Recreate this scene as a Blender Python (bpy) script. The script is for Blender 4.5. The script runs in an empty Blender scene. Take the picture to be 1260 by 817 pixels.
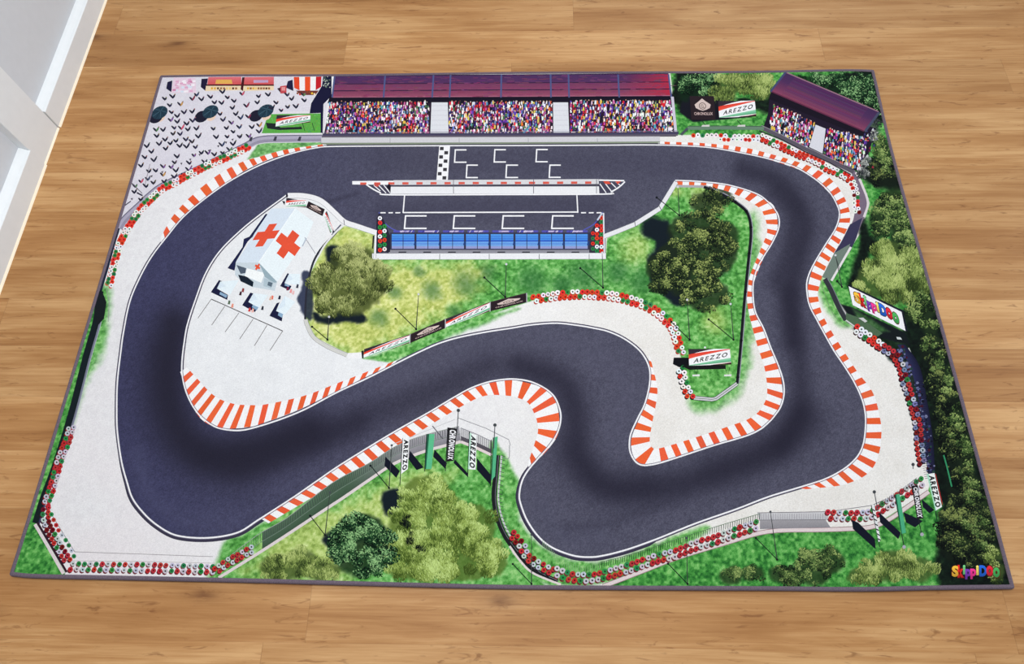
import bpy, math, random
import numpy as np
from mathutils import Vector, Euler
from mathutils.geometry import tessellate_polygon

# ------------------------------------------------------------------ camera
FOCAL_PX = 820.0
RUG_TOP = 0.006
CAM = np.array([0.04101, -0.56218, 1.05813 + RUG_TOP])
ROT = (0.41719, 0.0238, 0.01369)
scene = bpy.context.scene
col = scene.collection
cd = bpy.data.cameras.new('camera')
cd.sensor_fit = 'HORIZONTAL'
cd.sensor_width = 36.0
cd.lens = FOCAL_PX * 36.0 / 1260.0
cam = bpy.data.objects.new('camera', cd)
cam.location = CAM
cam.rotation_euler = ROT
col.objects.link(cam)
scene.camera = cam
cd.clip_start = 0.02

# ------------------------------------------------------------------ light
world = bpy.data.worlds.new('room_light')
scene.world = world
world.use_nodes = True
bg = world.node_tree.nodes['Background']
bg.inputs['Color'].default_value = (0.93, 0.95, 1.0, 1)
bg.inputs['Strength'].default_value = 0.46


def area_light(name, loc, target, size, power, color):
    ld = bpy.data.lights.new(name, 'AREA')
    ld.shape = 'RECTANGLE'
    ld.size, ld.size_y = size
    ld.energy = power
    ld.color = color
    o = bpy.data.objects.new(name, ld)
    o.location = loc
    o.rotation_euler = (Vector(target) - Vector(loc)).to_track_quat('-Z', 'Y').to_euler()
    col.objects.link(o)
    return o


area_light('ceiling_light', (-0.10, 0.02, 2.0), (-0.08, 0.05, 0), (0.8, 0.8), 27.5, (1.0, 0.985, 0.96))
area_light('window_daylight', (1.2, 3.6, 2.2), (0, 0.2, 0), (2.4, 1.6), 27, (0.95, 0.97, 1.0))
area_light('side_cool_fill', (2.5, 0.3, 1.0), (-0.9, 0.2, 0.45), (1.4, 1.1), 20, (0.84, 0.93, 1.0))  # added cool fill from the right to brighten the left wall and trim

vs = scene.view_settings
vs.view_transform = 'Standard'
vs.look = 'None'
vs.gamma = 1.0
vs.exposure = 0.0
vs.use_curve_mapping = False


# ------------------------------------------------------------------ helpers
def lin(c):
    c = np.asarray(c, float) / 255.0
    return np.where(c <= 0.04045, c / 12.92, ((c + 0.055) / 1.055) ** 2.4)


def linc(r, g, b):
    return tuple(lin((r, g, b))) + (1.0,)


def new_mat(name):
    m = bpy.data.materials.new(name)
    m.use_nodes = True
    nt = m.node_tree
    return m, nt, nt.nodes['Principled BSDF']


def node(nt, typ, **kw):
    n = nt.nodes.new(typ)
    for k, v in kw.items():
        setattr(n, k, v)
    return n


def math_node(nt, op, a, b=None, c=None):
    n = nt.nodes.new('ShaderNodeMath')
    n.operation = op
    for i, v in enumerate((a, b, c)):
        if v is None:
            continue
        if isinstance(v, (int, float)):
            n.inputs[i].default_value = v
        else:
            nt.links.new(v, n.inputs[i])
    return n.outputs[0]


def mix_col(nt, fac, a, b, blend='MIX'):
    n = nt.nodes.new('ShaderNodeMix')
    n.data_type = 'RGBA'
    n.blend_type = blend
    for sock, v in ((n.inputs[0], fac), (n.inputs[6], a), (n.inputs[7], b)):
        if isinstance(v, (int, float)):
            sock.default_value = v
        elif isinstance(v, tuple):
            sock.default_value = v
        else:
            nt.links.new(v, sock)
    return n.outputs[2]


def ramp(nt, fac, stops):
    n = nt.nodes.new('ShaderNodeValToRGB')
    cr = n.color_ramp
    while len(cr.elements) < len(stops):
        cr.elements.new(0.5)
    for e, (p, c) in zip(cr.elements, stops):
        e.position = p
        e.color = c
    nt.links.new(fac, n.inputs[0])
    return n.outputs[0]


def mesh_obj(name, verts, faces, mat, parent=None, smooth=False):
    me = bpy.data.meshes.new(name)
    me.from_pydata([tuple(v) for v in verts], [], [tuple(f) for f in faces])
    me.materials.append(mat)
    if smooth:
        me.polygons.foreach_set('use_smooth', [True] * len(me.polygons))
    me.update()
    o = bpy.data.objects.new(name, me)
    col.objects.link(o)
    if parent is not None:
        o.parent = parent
    return o


# ------------------------------------------------------------------ wood floor
def floor_material():
    m, nt, b = new_mat('oak_plank_floor')
    L = nt.links
    tc = node(nt, 'ShaderNodeTexCoord')
    sp = node(nt, 'ShaderNodeSeparateXYZ')
    L.new(tc.outputs['Object'], sp.inputs[0])
    x, y = sp.outputs[0], sp.outputs[1]
    W, LEN = 0.0935, 1.02
    yy = math_node(nt, 'DIVIDE', math_node(nt, 'ADD', y, -0.441 + W * 40), W)
    row = math_node(nt, 'FLOOR', yy)
    fy = math_node(nt, 'FRACT', yy)
    wn = node(nt, 'ShaderNodeTexWhiteNoise', noise_dimensions='1D')
    L.new(row, wn.inputs['W'])
    xx = math_node(nt, 'DIVIDE', math_node(nt, 'ADD', x, math_node(nt, 'MULTIPLY', wn.outputs['Value'], 7.0)), LEN)
    xx = math_node(nt, 'ADD', xx, 20.0)
    idx = math_node(nt, 'FLOOR', xx)
    fx = math_node(nt, 'FRACT', xx)
    cv = node(nt, 'ShaderNodeCombineXYZ')
    L.new(row, cv.inputs[0]); L.new(idx, cv.inputs[1])
    wn2 = node(nt, 'ShaderNodeTexWhiteNoise', noise_dimensions='3D')
    L.new(cv.outputs[0], wn2.inputs['Vector'])
    rnd = wn2.outputs['Value']
    sc = node(nt, 'ShaderNodeSeparateColor')
    L.new(wn2.outputs['Color'], sc.inputs[0])

    def grain(sx, sy, detail, dist, rough=0.55, off=13.0):
        c = node(nt, 'ShaderNodeCombineXYZ')
        L.new(math_node(nt, 'ADD', math_node(nt, 'MULTIPLY', x, sx), math_node(nt, 'MULTIPLY', rnd, off * 3)), c.inputs[0])
        L.new(math_node(nt, 'ADD', math_node(nt, 'MULTIPLY', y, sy), math_node(nt, 'MULTIPLY', sc.outputs[1], off)), c.inputs[1])
        L.new(math_node(nt, 'MULTIPLY', rnd, 31.0), c.inputs[2])
        n = node(nt, 'ShaderNodeTexNoise')
        n.inputs['Scale'].default_value = 1.0
        n.inputs['Detail'].default_value = detail
        n.inputs['Roughness'].default_value = rough
        n.inputs['Distortion'].default_value = dist
        L.new(c.outputs[0], n.inputs['Vector'])
        return n.outputs['Fac']
    g1 = grain(2.6, 34, 7, 0.7, 0.62)
    g2 = grain(7, 260, 4, 0.5, 0.65, 29.0)
    g3 = grain(2.0, 11, 3, 1.2, 0.5, 41.0)
    g4 = grain(16, 80, 3, 1.5, 0.6, 53.0)
    f = math_node(nt, 'ADD', math_node(nt, 'MULTIPLY', g1, 0.46), math_node(nt, 'MULTIPLY', g2, 0.30))
    f = math_node(nt, 'ADD', f, math_node(nt, 'MULTIPLY', g3, 0.36))
    f = math_node(nt, 'ADD', f, math_node(nt, 'MULTIPLY', rnd, 0.09))
    base = ramp(nt, f, [(0.36, linc(130, 86, 45)), (0.48, linc(157, 110, 63)), (0.58, linc(173, 127, 78)), (0.72, linc(198, 156, 106))])
    # short dark pores
    pore = math_node(nt, 'MULTIPLY', ramp(nt, g4, [(0.60, (0, 0, 0, 1)), (0.72, (1, 1, 1, 1))]), 0.6)
    base = mix_col(nt, pore, base, linc(112, 66, 30))
    # knots
    c = node(nt, 'ShaderNodeCombineXYZ')
    wob = math_node(nt, 'MULTIPLY', math_node(nt, 'ADD', g4, -0.5), 0.10)
    L.new(math_node(nt, 'ADD', math_node(nt, 'MULTIPLY', x, 4.6), wob), c.inputs[0])
    L.new(math_node(nt, 'ADD', math_node(nt, 'MULTIPLY', y, 12.5), math_node(nt, 'MULTIPLY', wob, 2.0)), c.inputs[1])
    vo = node(nt, 'ShaderNodeTexVoronoi')
    vo.inputs['Scale'].default_value = 1.0
    L.new(c.outputs[0], vo.inputs['Vector'])
    vc = node(nt, 'ShaderNodeSeparateColor')
    L.new(vo.outputs['Color'], vc.inputs[0])
    kn = ramp(nt, vo.outputs['Distance'], [(0.0, (1, 1, 1, 1)), (0.045, (0.75, 0.75, 0.75, 1)), (0.12, (0.2, 0.2, 0.2, 1)), (0.22, (0, 0, 0, 1))])
    gate = math_node(nt, 'GREATER_THAN', vc.outputs[0], 0.40)
    base = mix_col(nt, math_node(nt, 'MULTIPLY', math_node(nt, 'MULTIPLY', kn, gate), 0.8), base, linc(92, 50, 20))
    # plank tone and seams
    tone = ramp(nt, sc.outputs[2], [(0.0, (0.86, 0.84, 0.82, 1)), (0.5, (0.96, 0.95, 0.94, 1)), (1.0, (1.04, 1.04, 1.05, 1))])
    base = mix_col(nt, 1.0, base, tone, 'MULTIPLY')
    e1 = math_node(nt, 'LESS_THAN', fy, 0.012)
    e2 = math_node(nt, 'LESS_THAN', fx, 0.0011)
    seam = math_node(nt, 'MULTIPLY', math_node(nt, 'MAXIMUM', math_node(nt, 'MULTIPLY', e1, math_node(nt, 'MULTIPLY_ADD', rnd, 0.8, 0.2)), e2), 0.24)
    base = mix_col(nt, seam, base, linc(88, 50, 22))
    L.new(base, b.inputs['Base Color'])
    b.inputs['Roughness'].default_value = 0.5
    b.inputs['Specular IOR Level'].default_value = 0.28
    bp = node(nt, 'ShaderNodeBump')
    bp.inputs['Strength'].default_value = 0.06
    bp.inputs['Distance'].default_value = 0.001
    L.new(g2, bp.inputs['Height'])
    L.new(bp.outputs[0], b.inputs['Normal'])
    return m


fl = mesh_obj('floor', [(-0.96, -2.2, 0), (2.6, -2.2, 0), (2.6, 2.4, 0), (-0.96, 2.4, 0),
                        (-0.96, -2.2, -0.02), (2.6, -2.2, -0.02), (2.6, 2.4, -0.02), (-0.96, 2.4, -0.02)],
              [(0, 1, 2, 3), (7, 6, 5, 4), (0, 4, 5, 1), (1, 5, 6, 2), (2, 6, 7, 3), (3, 7, 4, 0)], floor_material())
fl['kind'] = 'structure'
fl['label'] = 'warm oak coloured wood plank floor with knots and long grain'

# ------------------------------------------------------------------ wall, skirting, upright board


def paint(name, c, rough=0.45, spec=0.4):
    m, nt, b = new_mat(name)
    tc = node(nt, 'ShaderNodeTexCoord')
    n = node(nt, 'ShaderNodeTexNoise')
    n.inputs['Scale'].default_value = 60
    n.inputs['Detail'].default_value = 3
    nt.links.new(tc.outputs['Object'], n.inputs['Vector'])
    cc = ramp(nt, n.outputs['Fac'], [(0.3, tuple(np.array(linc(*c)) * (0.97, 0.97, 0.97, 1))), (0.7, linc(*c))])
    nt.links.new(cc, b.inputs['Base Color'])
    b.inputs['Roughness'].default_value = rough
    b.inputs['Specular IOR Level'].default_value = spec
    return m


WALL_X = -0.949
M_wall = paint('lilac_grey_wall_paint', (208, 213, 219), 0.8, 0.2)
M_trim = paint('white_gloss_paint', (230, 235, 238), 0.35, 0.4)
M_seal = paint('cream_sealant', (250, 238, 214), 0.5, 0.3)


def box(x0, x1, y0, y1, z0, z1):
    v = [(x0, y0, z0), (x1, y0, z0), (x1, y1, z0), (x0, y1, z0), (x0, y0, z1), (x1, y0, z1), (x1, y1, z1), (x0, y1, z1)]
    f = [(3, 2, 1, 0), (4, 5, 6, 7), (0, 1, 5, 4), (1, 2, 6, 5), (2, 3, 7, 6), (3, 0, 4, 7)]
    return v, f


def extrude_profile(prof, y0, y1):
    """prof: (x, z) loop; swept along y."""
    n = len(prof)
    v = [(a, y0, z) for a, z in prof] + [(a, y1, z) for a, z in prof]
    f = [(i, (i + 1) % n, (i + 1) % n + n, i + n) for i in range(n)]
    f += [tuple(range(n))[::-1], tuple(range(n, 2 * n))]
    return v, f


v, f = box(WALL_X - 0.1, WALL_X, -2.2, 2.4, -0.02, 2.6)
w = mesh_obj('wall_left', v, f, M_wall)
w['kind'] = 'structure'
w['label'] = 'lilac grey wall above the white skirting at the left edge'
FX = -0.931       # front face of the skirting
BH = 0.046
prof = [(WALL_X, 0.0), (FX, 0.0), (FX, BH - 0.001), (FX - 0.001, BH), (FX - 0.006, BH + 0.0015), (FX - 0.013, BH + 0.006), (WALL_X, BH + 0.008)]
Y1, Y0 = 0.368, 0.272
for nm, a, b_ in (('baseboard_left', Y1, 2.4), ('baseboard_left.001', -2.2, Y0)):
    v, f = extrude_profile(prof, a, b_)
    o = mesh_obj('baseboard_left', v, f, M_trim)
    o['kind'] = 'structure'
    o['label'] = 'white skirting board with a stepped top along the left wall'
    v, f = extrude_profile([(FX, 0.0), (FX + 0.0028, 0.0), (FX + 0.0022, 0.0014), (FX + 0.0008, 0.003), (FX, 0.004)], a, b_)
    s = mesh_obj('sealant_bead', v, f, M_seal, o)
    s['kind'] = 'structure'
# upright board between the two lengths of skirting
PX1 = FX - 0.0022
prof2 = [(WALL_X, Y0 + 0.0006), (PX1 - 0.001, Y0 + 0.0006), (PX1, Y0 + 0.0016), (PX1, Y1 - 0.0022), (PX1 - 0.001, Y1 - 0.0012), (WALL_X, Y1 - 0.0012)]
n = len(prof2)
v = [(a, b_, 0.0) for a, b_ in prof2] + [(a, b_, 2.6) for a, b_ in prof2]
f = [(i, (i + 1) % n, (i + 1) % n + n, i + n) for i in range(n)] + [tuple(range(n))[::-1], tuple(range(n, 2 * n))]
o = mesh_obj('trim_1', v, f, M_trim)
o['kind'] = 'structure'
o['label'] = 'white upright board on the left wall between two skirting lengths'
v, f = extrude_profile([(PX1, 0.0), (PX1 + 0.0028, 0.0), (PX1 + 0.0022, 0.0012), (PX1 + 0.0008, 0.0022), (PX1, 0.003)], Y0 + 0.001, Y1 - 0.002)
s = mesh_obj('sealant_bead', v, f, M_seal, o)
s['kind'] = 'structure'

# ==================================================================
#  THE RUG: its print was surveyed on the photograph; every surveyed
#  point is laid onto the rug's own plane.
# ==================================================================
RMAT = np.array(Euler(ROT, 'XYZ').to_matrix())


def to_plane(px, z=RUG_TOP):
    px = np.asarray(px, float)
    d = np.stack([(px[..., 0] - 630) / FOCAL_PX, (408.5 - px[..., 1]) / FOCAL_PX, -np.ones(px.shape[:-1])], -1) @ RMAT.T
    t = (z - CAM[2]) / d[..., 2]
    return CAM[:2] + t[..., None] * d[..., :2]


def to_px(xy, z=RUG_TOP):
    d = np.concatenate([xy, np.full(xy.shape[:-1] + (1,), z)], -1) - CAM
    c = d @ RMAT
    return np.stack([630 + FOCAL_PX * c[..., 0] / -c[..., 2], 408.5 - FOCAL_PX * c[..., 1] / -c[..., 2]], -1)


def smooth(pts, k=6, closed=False):
    """Catmull-Rom through the points (any number of columns)."""
    P = np.asarray(pts, float)
    n = len(P)
    out = []
    for i in range(n if closed else n - 1):
        if closed:
            a, b, c, d = P[(i - 1) % n], P[i], P[(i + 1) % n], P[(i + 2) % n]
        else:
            b, c = P[i], P[i + 1]
            a = P[i - 1] if i > 0 else 2 * b - c
            d = P[i + 2] if i + 2 < n else 2 * c - b
        for s in range(k):
            t = s / k
            out.append(0.5 * (2 * b + (c - a) * t + (2 * a - 5 * b + 4 * c - d) * t * t + (3 * b - a - 3 * c + d) * t ** 3))
    if not closed:
        out.append(P[-1])
    return np.array(out)


def resample(pts, step):
    P = np.asarray(pts, float)
    s = np.r_[0, np.cumsum(np.linalg.norm(np.diff(P[:, :2], axis=0), axis=1))]
    n = max(2, int(round(s[-1] / step)) + 1)
    q = np.linspace(0, s[-1], n)
    return np.stack([np.interp(q, s, P[:, k]) for k in range(P.shape[1])], 1)


# outer edge of the rug, surveyed along its four sides
TOP = smooth([(197, 92.5), (290, 91.2), (420, 91), (630, 88.2), (835, 87.4), (945, 86.6), (1040, 84.9), (1075.5, 85.5)])
BOT = smooth([(10.5, 709), (40, 711.6), (130, 713.5), (315, 717.5), (420, 720.3), (525, 723), (630, 725.3), (780, 726.3), (945, 727), (1060, 728), (1150, 726.2), (1249.5, 725)])
LEF = smooth([(197, 92.5), (164.6, 204), (103, 408), (41, 612), (10.5, 709)])
RIG = smooth([(1075.5, 85.5), (1104, 204), (1162.6, 408), (1219, 612), (1249.5, 725)])


def side(P, n, axis):
    W = to_plane(P)
    W = resample(W, 0.004)
    s = np.linspace(0, 1, n)
    t = (W[:, axis] - W[0, axis]) / (W[-1, axis] - W[0, axis])
    return np.stack([np.interp(s, t, W[:, 0]), np.interp(s, t, W[:, 1])], 1)


NX, NY = 1251, 838
T_, B_, L_, R_ = side(TOP, NX, 0), side(BOT, NX, 0), side(LEF, NY, 1), side(RIG, NY, 1)
INSET = 0.0045
S, T = np.meshgrid(np.linspace(0, 1, NX), np.linspace(0, 1, NY))
S3, T3 = S[..., None], T[..., None]
G = ((1 - T3) * T_[None] + T3 * B_[None] + (1 - S3) * L_[:, None] + S3 * R_[:, None]
     - ((1 - S3) * (1 - T3) * T_[0] + S3 * (1 - T3) * T_[-1] + (1 - S3) * T3 * B_[0] + S3 * T3 * B_[-1]))
ctr = G.mean((0, 1))
G = ctr + (G - ctr) * np.array([1 - INSET / 0.75, 1 - INSET / 0.5])
PIX = to_px(G)
PXg, PYg = PIX[..., 0], PIX[..., 1]
XW, YW = G[..., 0], G[..., 1]
RGB = np.zeros((NY, NX, 3), np.float32)
rng = np.random.default_rng(7)
random.seed(7)


def vnoise(scale, seed, octaves=3, X=None, Y=None):
    """Value noise over the rug plane; scale in metres."""
    X = XW if X is None else X
    Y = YW if Y is None else Y
    out = np.zeros(X.shape, np.float32)
    amp, tot = 1.0, 0.0
    for o in range(octaves):
        r = np.random.default_rng(seed + o * 101).random((256, 256)).astype(np.float32)
        u, v_ = X / scale + 60.3, Y / scale + 60.7
        i, j = np.floor(u).astype(int), np.floor(v_).astype(int)
        fu, fv = u - i, v_ - j
        fu, fv = fu * fu * (3 - 2 * fu), fv * fv * (3 - 2 * fv)
        i, j = i & 255, j & 255
        i1, j1 = (i + 1) & 255, (j + 1) & 255
        out += amp * ((r[j, i] * (1 - fu) + r[j, i1] * fu) * (1 - fv) + (r[j1, i] * (1 - fu) + r[j1, i1] * fu) * fv)
        tot += amp
        amp *= 0.5
        scale *= 0.5
    return out / tot


def win(P, m):
    """Grid window that covers the points with margin m (pixels)."""
    x0, y0 = P.min(0) - m
    x1, y1 = P.max(0) + m
    ok = (PXg >= x0) & (PXg <= x1) & (PYg >= y0) & (PYg <= y1)
    r = np.where(ok.any(1))[0]
    c = np.where(ok.any(0))[0]
    if not len(r) or not len(c):
        return None
    return slice(r[0], r[-1] + 1), slice(c[0], c[-1] + 1)


def seg_dist(P, X, Y, closed):
    n = len(P)
    d2 = np.full(X.shape, 1e9, np.float32)
    for i in range(n if closed else n - 1):
        a, b = P[i], P[(i + 1) % n]
        e = b - a
        L2 = e @ e
        if L2 < 1e-9:
            continue
        t = np.clip(((X - a[0]) * e[0] + (Y - a[1]) * e[1]) / L2, 0, 1)
        dx, dy = X - a[0] - t * e[0], Y - a[1] - t * e[1]
        np.minimum(d2, dx * dx + dy * dy, out=d2)
    return np.sqrt(d2)


def inside(P, X, Y):
    n = len(P)
    r = np.zeros(X.shape, bool)
    for i in range(n):
        a, b = P[i], P[(i + 1) % n]
        if a[1] == b[1]:
            continue
        c = (a[1] > Y) != (b[1] > Y)
        r ^= c & (X < (b[0] - a[0]) * (Y - a[1]) / (b[1] - a[1]) + a[0])
    return r


def region(P, soft=0.6, noise=0.0, nseed=3):
    """(window, mask 0..1) of a polygon, edge softened over +-soft pixels."""
    P = np.asarray(P, float)
    w_ = win(P, soft + noise + 3)
    X, Y = PXg[w_].astype(np.float32), PYg[w_].astype(np.float32)
    sd = seg_dist(P, X, Y, True)
    sd[inside(P, X, Y)] *= -1
    if noise:
        sd = sd + (vnoise(0.016, nseed, 4, XW[w_], YW[w_]) - 0.5) * 2 * noise
    m_ = np.clip(0.5 - sd / (2 * soft), 0, 1)
    return w_, (m_ * m_ * (3 - 2 * m_))[..., None]


def fill(P, c, soft=0.6, noise=0.0, a=1.0, nseed=3):
    w_, m_ = region(P, soft, noise, nseed)
    m_ = m_ * a
    cc = c[w_] if isinstance(c, np.ndarray) and c.ndim == 3 else np.asarray(c, np.float32)
    RGB[w_] = RGB[w_] * (1 - m_) + cc * m_


def stain(P, width, c, a, k=5):
    """Soft stripe along a path."""
    P = smooth(P, k)
    w_ = win(P, width * 2.6)
    d = seg_dist(P, PXg[w_].astype(np.float32), PYg[w_].astype(np.float32), False)
    m_ = (a * np.exp(-(d / width) ** 2))[..., None]
    RGB[w_] = RGB[w_] * (1 - m_) + np.asarray(c, np.float32) * m_


def ramp_np(f, stops):
    xs = [s[0] for s in stops]
    return np.stack([np.interp(f, xs, [s[1][k] for s in stops]) for k in range(3)], -1).astype(np.float32)


# ---------------------------------------------------------------- soft grounds
n_big, n_mid, n_fin = vnoise(0.14, 11, 3), vnoise(0.03, 21, 4), vnoise(0.006, 31, 2)
white = rng.random((NY, NX)).astype(np.float32)
RGB[:] = ramp_np(0.6 * n_big + 0.4 * n_fin, [(0.2, (224, 223, 226)), (0.5, (233, 233, 235)), (0.8, (238, 238, 238))])
# warmer gravel on the right and in the middle
warm = np.clip((PXg - 560) / 250, 0, 1)[..., None] * 0.8
RGB[:] = RGB * (1 - warm) + ramp_np(0.55 * n_mid + 0.45 * white, [(0.2, (224, 220, 212)), (0.8, (242, 240, 236))]) * warm
pinkish = (np.clip((300 - PXg) / 150, 0, 1) * np.clip((PYg - 330) / 150, 0, 1) * np.clip(n_big * 2 - 0.5, 0, 1))[..., None] * 0.7
RGB[:] = RGB * (1 - pinkish) + np.array((226, 217, 221)) * pinkish

n_gr = vnoise(0.0042, 77, 1)
fg = 0.24 * n_mid + 0.20 * n_fin + 0.38 * n_gr + 0.16 * white
GRASS = ramp_np(fg, [(0.25, (50, 112, 48)), (0.40, (82, 154, 68)), (0.54, (108, 180, 94)), (0.73, (160, 212, 134))])
PALE = ramp_np(fg, [(0.25, (156, 172, 82)), (0.45, (196, 206, 116)), (0.6, (216, 222, 142)), (0.78, (236, 238, 176))])
LUSH = ramp_np(fg, [(0.25, (30, 92, 40)), (0.43, (64, 142, 60)), (0.58, (98, 174, 86)), (0.78, (150, 208, 124))])

INFIELD = [(424, 278), (463, 289), (463, 318), (745, 318), (747, 293), (787, 276), (815, 255), (832, 227), (865, 229), (905, 248),
           (924, 266), (924, 320), (917, 380), (909, 470), (884, 496), (850, 494), (838, 440), (825, 402), (800, 378), (760, 368),
           (700, 364), (655, 370), (600, 388), (545, 412), (445, 440), (415, 430), (388, 415), (376, 392), (380, 340), (402, 298)]
# grass fading out behind the right-hand fence and round the tip
fill(smooth([(924, 262), (934, 300), (928, 380), (922, 440), (914, 476), (886, 502), (850, 496), (880, 400)], 5, True), GRASS, 8, 5, 0.9)
fill(INFIELD, GRASS, 0.8)
w_, m_ = region([(420, 270), (470, 290), (470, 322), (560, 322), (600, 330), (590, 352), (560, 380), (520, 402), (440, 445), (370, 420), (370, 330)], 22, 14)
inm = np.zeros((NY, NX, 1), np.float32)
wi, mi = region(INFIELD, 0.8)
inm[wi] = mi
mm = m_ * inm[w_]
RGB[w_] = RGB[w_] * (1 - mm) + PALE[w_] * mm
for cx, cy, r in ((782, 305, 17), (860, 240, 12), (880, 395, 14), (830, 232, 8), (470, 380, 30), (440, 290, 14)):
    t = np.linspace(0, 6.28, 18)[:-1]
    w_, m_ = region(np.stack([cx + r * np.cos(t), cy + r * np.sin(t) * 1.15], 1), r * 0.9, 6)
    mm = m_ * inm[w_] * 0.62
    RGB[w_] = RGB[w_] * (1 - mm) + PALE[w_] * mm
for cx, cy, r in ((486, 360, 8), (532, 356, 11), (466, 390, 10), (574, 350, 14), (655, 345, 16), (718, 340, 18), (760, 335, 12), (790, 345, 14), (515, 335, 6), (600, 335, 9), (690, 350, 10), (560, 385, 8), (890, 330, 8)):
    t = np.linspace(0, 6.28, 18)[:-1]
    w_, m_ = region(np.stack([cx + r * np.cos(t), cy + r * np.sin(t)], 1), r * 0.9, 5, cx)
    mm = m_ * inm[w_] * 0.55
    RGB[w_] = RGB[w_] * (1 - mm) + np.array((38, 92, 52)) * mm
# strip under the advertising boards
fill([(447, 441), (482, 447), (520, 431), (560, 412), (596, 398), (640, 380), (600, 386), (545, 410)], GRASS, 4, 3)
# left side strip and its fade onto the gravel
fill(smooth([(128, 350), (134, 372), (133, 405), (124, 440), (110, 462), (96, 500), (84, 530), (40, 560), (60, 400)], 5, True), GRASS, 7, 4, 0.95)
fill([(125, 352), (122, 385), (110, 425), (88, 520), (60, 600), (42, 645), (0, 720), (0, 500)], LUSH, 1)
fill([(42, 640), (80, 705), (78, 722), (0, 722)], LUSH, 0.8)
# lower field and right-hand field
fill(smooth([(262, 716), (268, 690), (276, 668), (300, 655), (328, 640), (372, 618), (420, 592), (470, 566), (400, 650)], 4, True), GRASS, 4, 3)
fill([(258, 716), (330, 676), (420, 615), (486, 570), (523, 554), (567, 541), (605, 560), (616, 600), (630, 680), (660, 712), (690, 735), (258, 735)], GRASS, 0.7)
fill(smooth([(604, 545), (622, 560), (634, 585), (642, 604), (640, 640), (664, 668), (700, 688), (745, 690), (800, 672), (846, 652), (872, 648), (850, 668), (760, 715), (660, 715), (625, 655), (612, 600)], 4, True), GRASS, 4, 4)
fill([(690, 735), (748, 719), (831, 686), (945, 653), (1075, 647), (1142, 604), (1155, 560), (1140, 500), (1125, 440), (1080, 420), (1010, 350),
      (1024, 340), (1060, 285), (1070, 250), (1060, 222), (1040, 205), (945, 166), (833, 166), (824, 80), (1090, 80), (1270, 735)], LUSH, 0.8)
fill(smooth([(1010, 340), (1020, 352), (1034, 384), (1048, 402), (1034, 400), (1018, 380), (1008, 356)], 4, True), GRASS, 5, 3)
w_, m_ = region([(330, 716), (300, 700), (350, 650), (430, 616), (500, 580), (560, 580), (520, 640), (420, 716)], 18, 12)
RGB[w_] = RGB[w_] * (1 - m_ * 0.75) + PALE[w_] * m_ * 0.75
# thin green fringe of the start straight and the first bend
fill([(318, 176), (396, 168), (398, 178), (362, 184), (330, 190), (305, 196)], GRASS, 2, 2, 0.85)
fill([(398, 175), (812, 173), (812, 178), (398, 179)], (150, 165, 140), 0.8)
# paved plaza
fill([(140, 292), (154, 262), (186, 237), (200, 226), (300, 178), (318, 168), (398, 164), (408, 86), (180, 86)],
     ramp_np(0.5 * n_mid + 0.5 * white, [(0.2, (212, 208, 220)), (0.8, (228, 226, 233))]), 0.8)
# paddock floor
fill([(352, 242), (388, 246), (412, 268), (398, 298), (380, 330), (375, 390), (388, 415), (425, 434), (447, 442), (484, 447), (420, 480), (320, 520), (262, 518),
      (232, 482), (228, 420), (242, 370), (270, 312), (312, 270)],
     ramp_np(0.6 * n_mid + 0.4 * n_fin, [(0.2, (226, 228, 231)), (0.8, (236, 238, 240))]), 1)

# ---------------------------------------------------------------- asphalt
OUT = [(410, 180.5), (470, 180), (545, 179.6), (640, 179.4), (730, 179), (790, 178.6), (830, 179.2), (870, 181.5), (905, 187), (945, 195.5), (977.5, 205.5), (1002, 220), (1020, 236),
       (1030, 253), (1032.5, 265), (1027.5, 281.5), (1015, 301.5), (1000, 326.5), (993, 344), (992.5, 359), (996, 376.5), (1005, 394), (1012.5, 408),
       (1026, 432), (1037.5, 449), (1050, 469), (1060, 490.5), (1064.5, 510), (1064, 533), (1060.5, 550.5), (1052.5, 564), (1037.5, 577), (1015, 589),
       (982.5, 599.5), (945, 611), (906, 626), (856, 643.5), (806, 663.5), (770.5, 676), (743, 683), (725.5, 685), (705, 683), (680, 673.5), (663, 660),
       (649, 640), (641, 619.5), (639.5, 608), (642.5, 593), (649, 580.5), (660, 567), (677.5, 547), (687, 530.5), (690.5, 515.5), (689, 503), (682.5, 488),
       (670, 477), (652.5, 469), (633, 466), (615, 467), (597.5, 470.5), (577.5, 478), (555, 490.5), (527.5, 507), (490, 528), (452.5, 550.5), (415, 574), (387.5, 593),
       (360, 612), (327.5, 633), (315, 641), (296.5, 653), (276, 659), (251, 661.5), (226, 660), (208.5, 655), (188.5, 642), (173.5, 627), (163, 612),
       (157, 594), (150, 568), (145, 533), (144, 508), (144.8, 470.5), (149, 433), (152.5, 408), (160, 371.5), (172.5, 341.5), (187.5, 315), (207.5, 289),
       (225, 268), (250, 246.5), (280, 225), (312.5, 207), (340, 195.5), (365, 187.5), (390, 182)]
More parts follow.
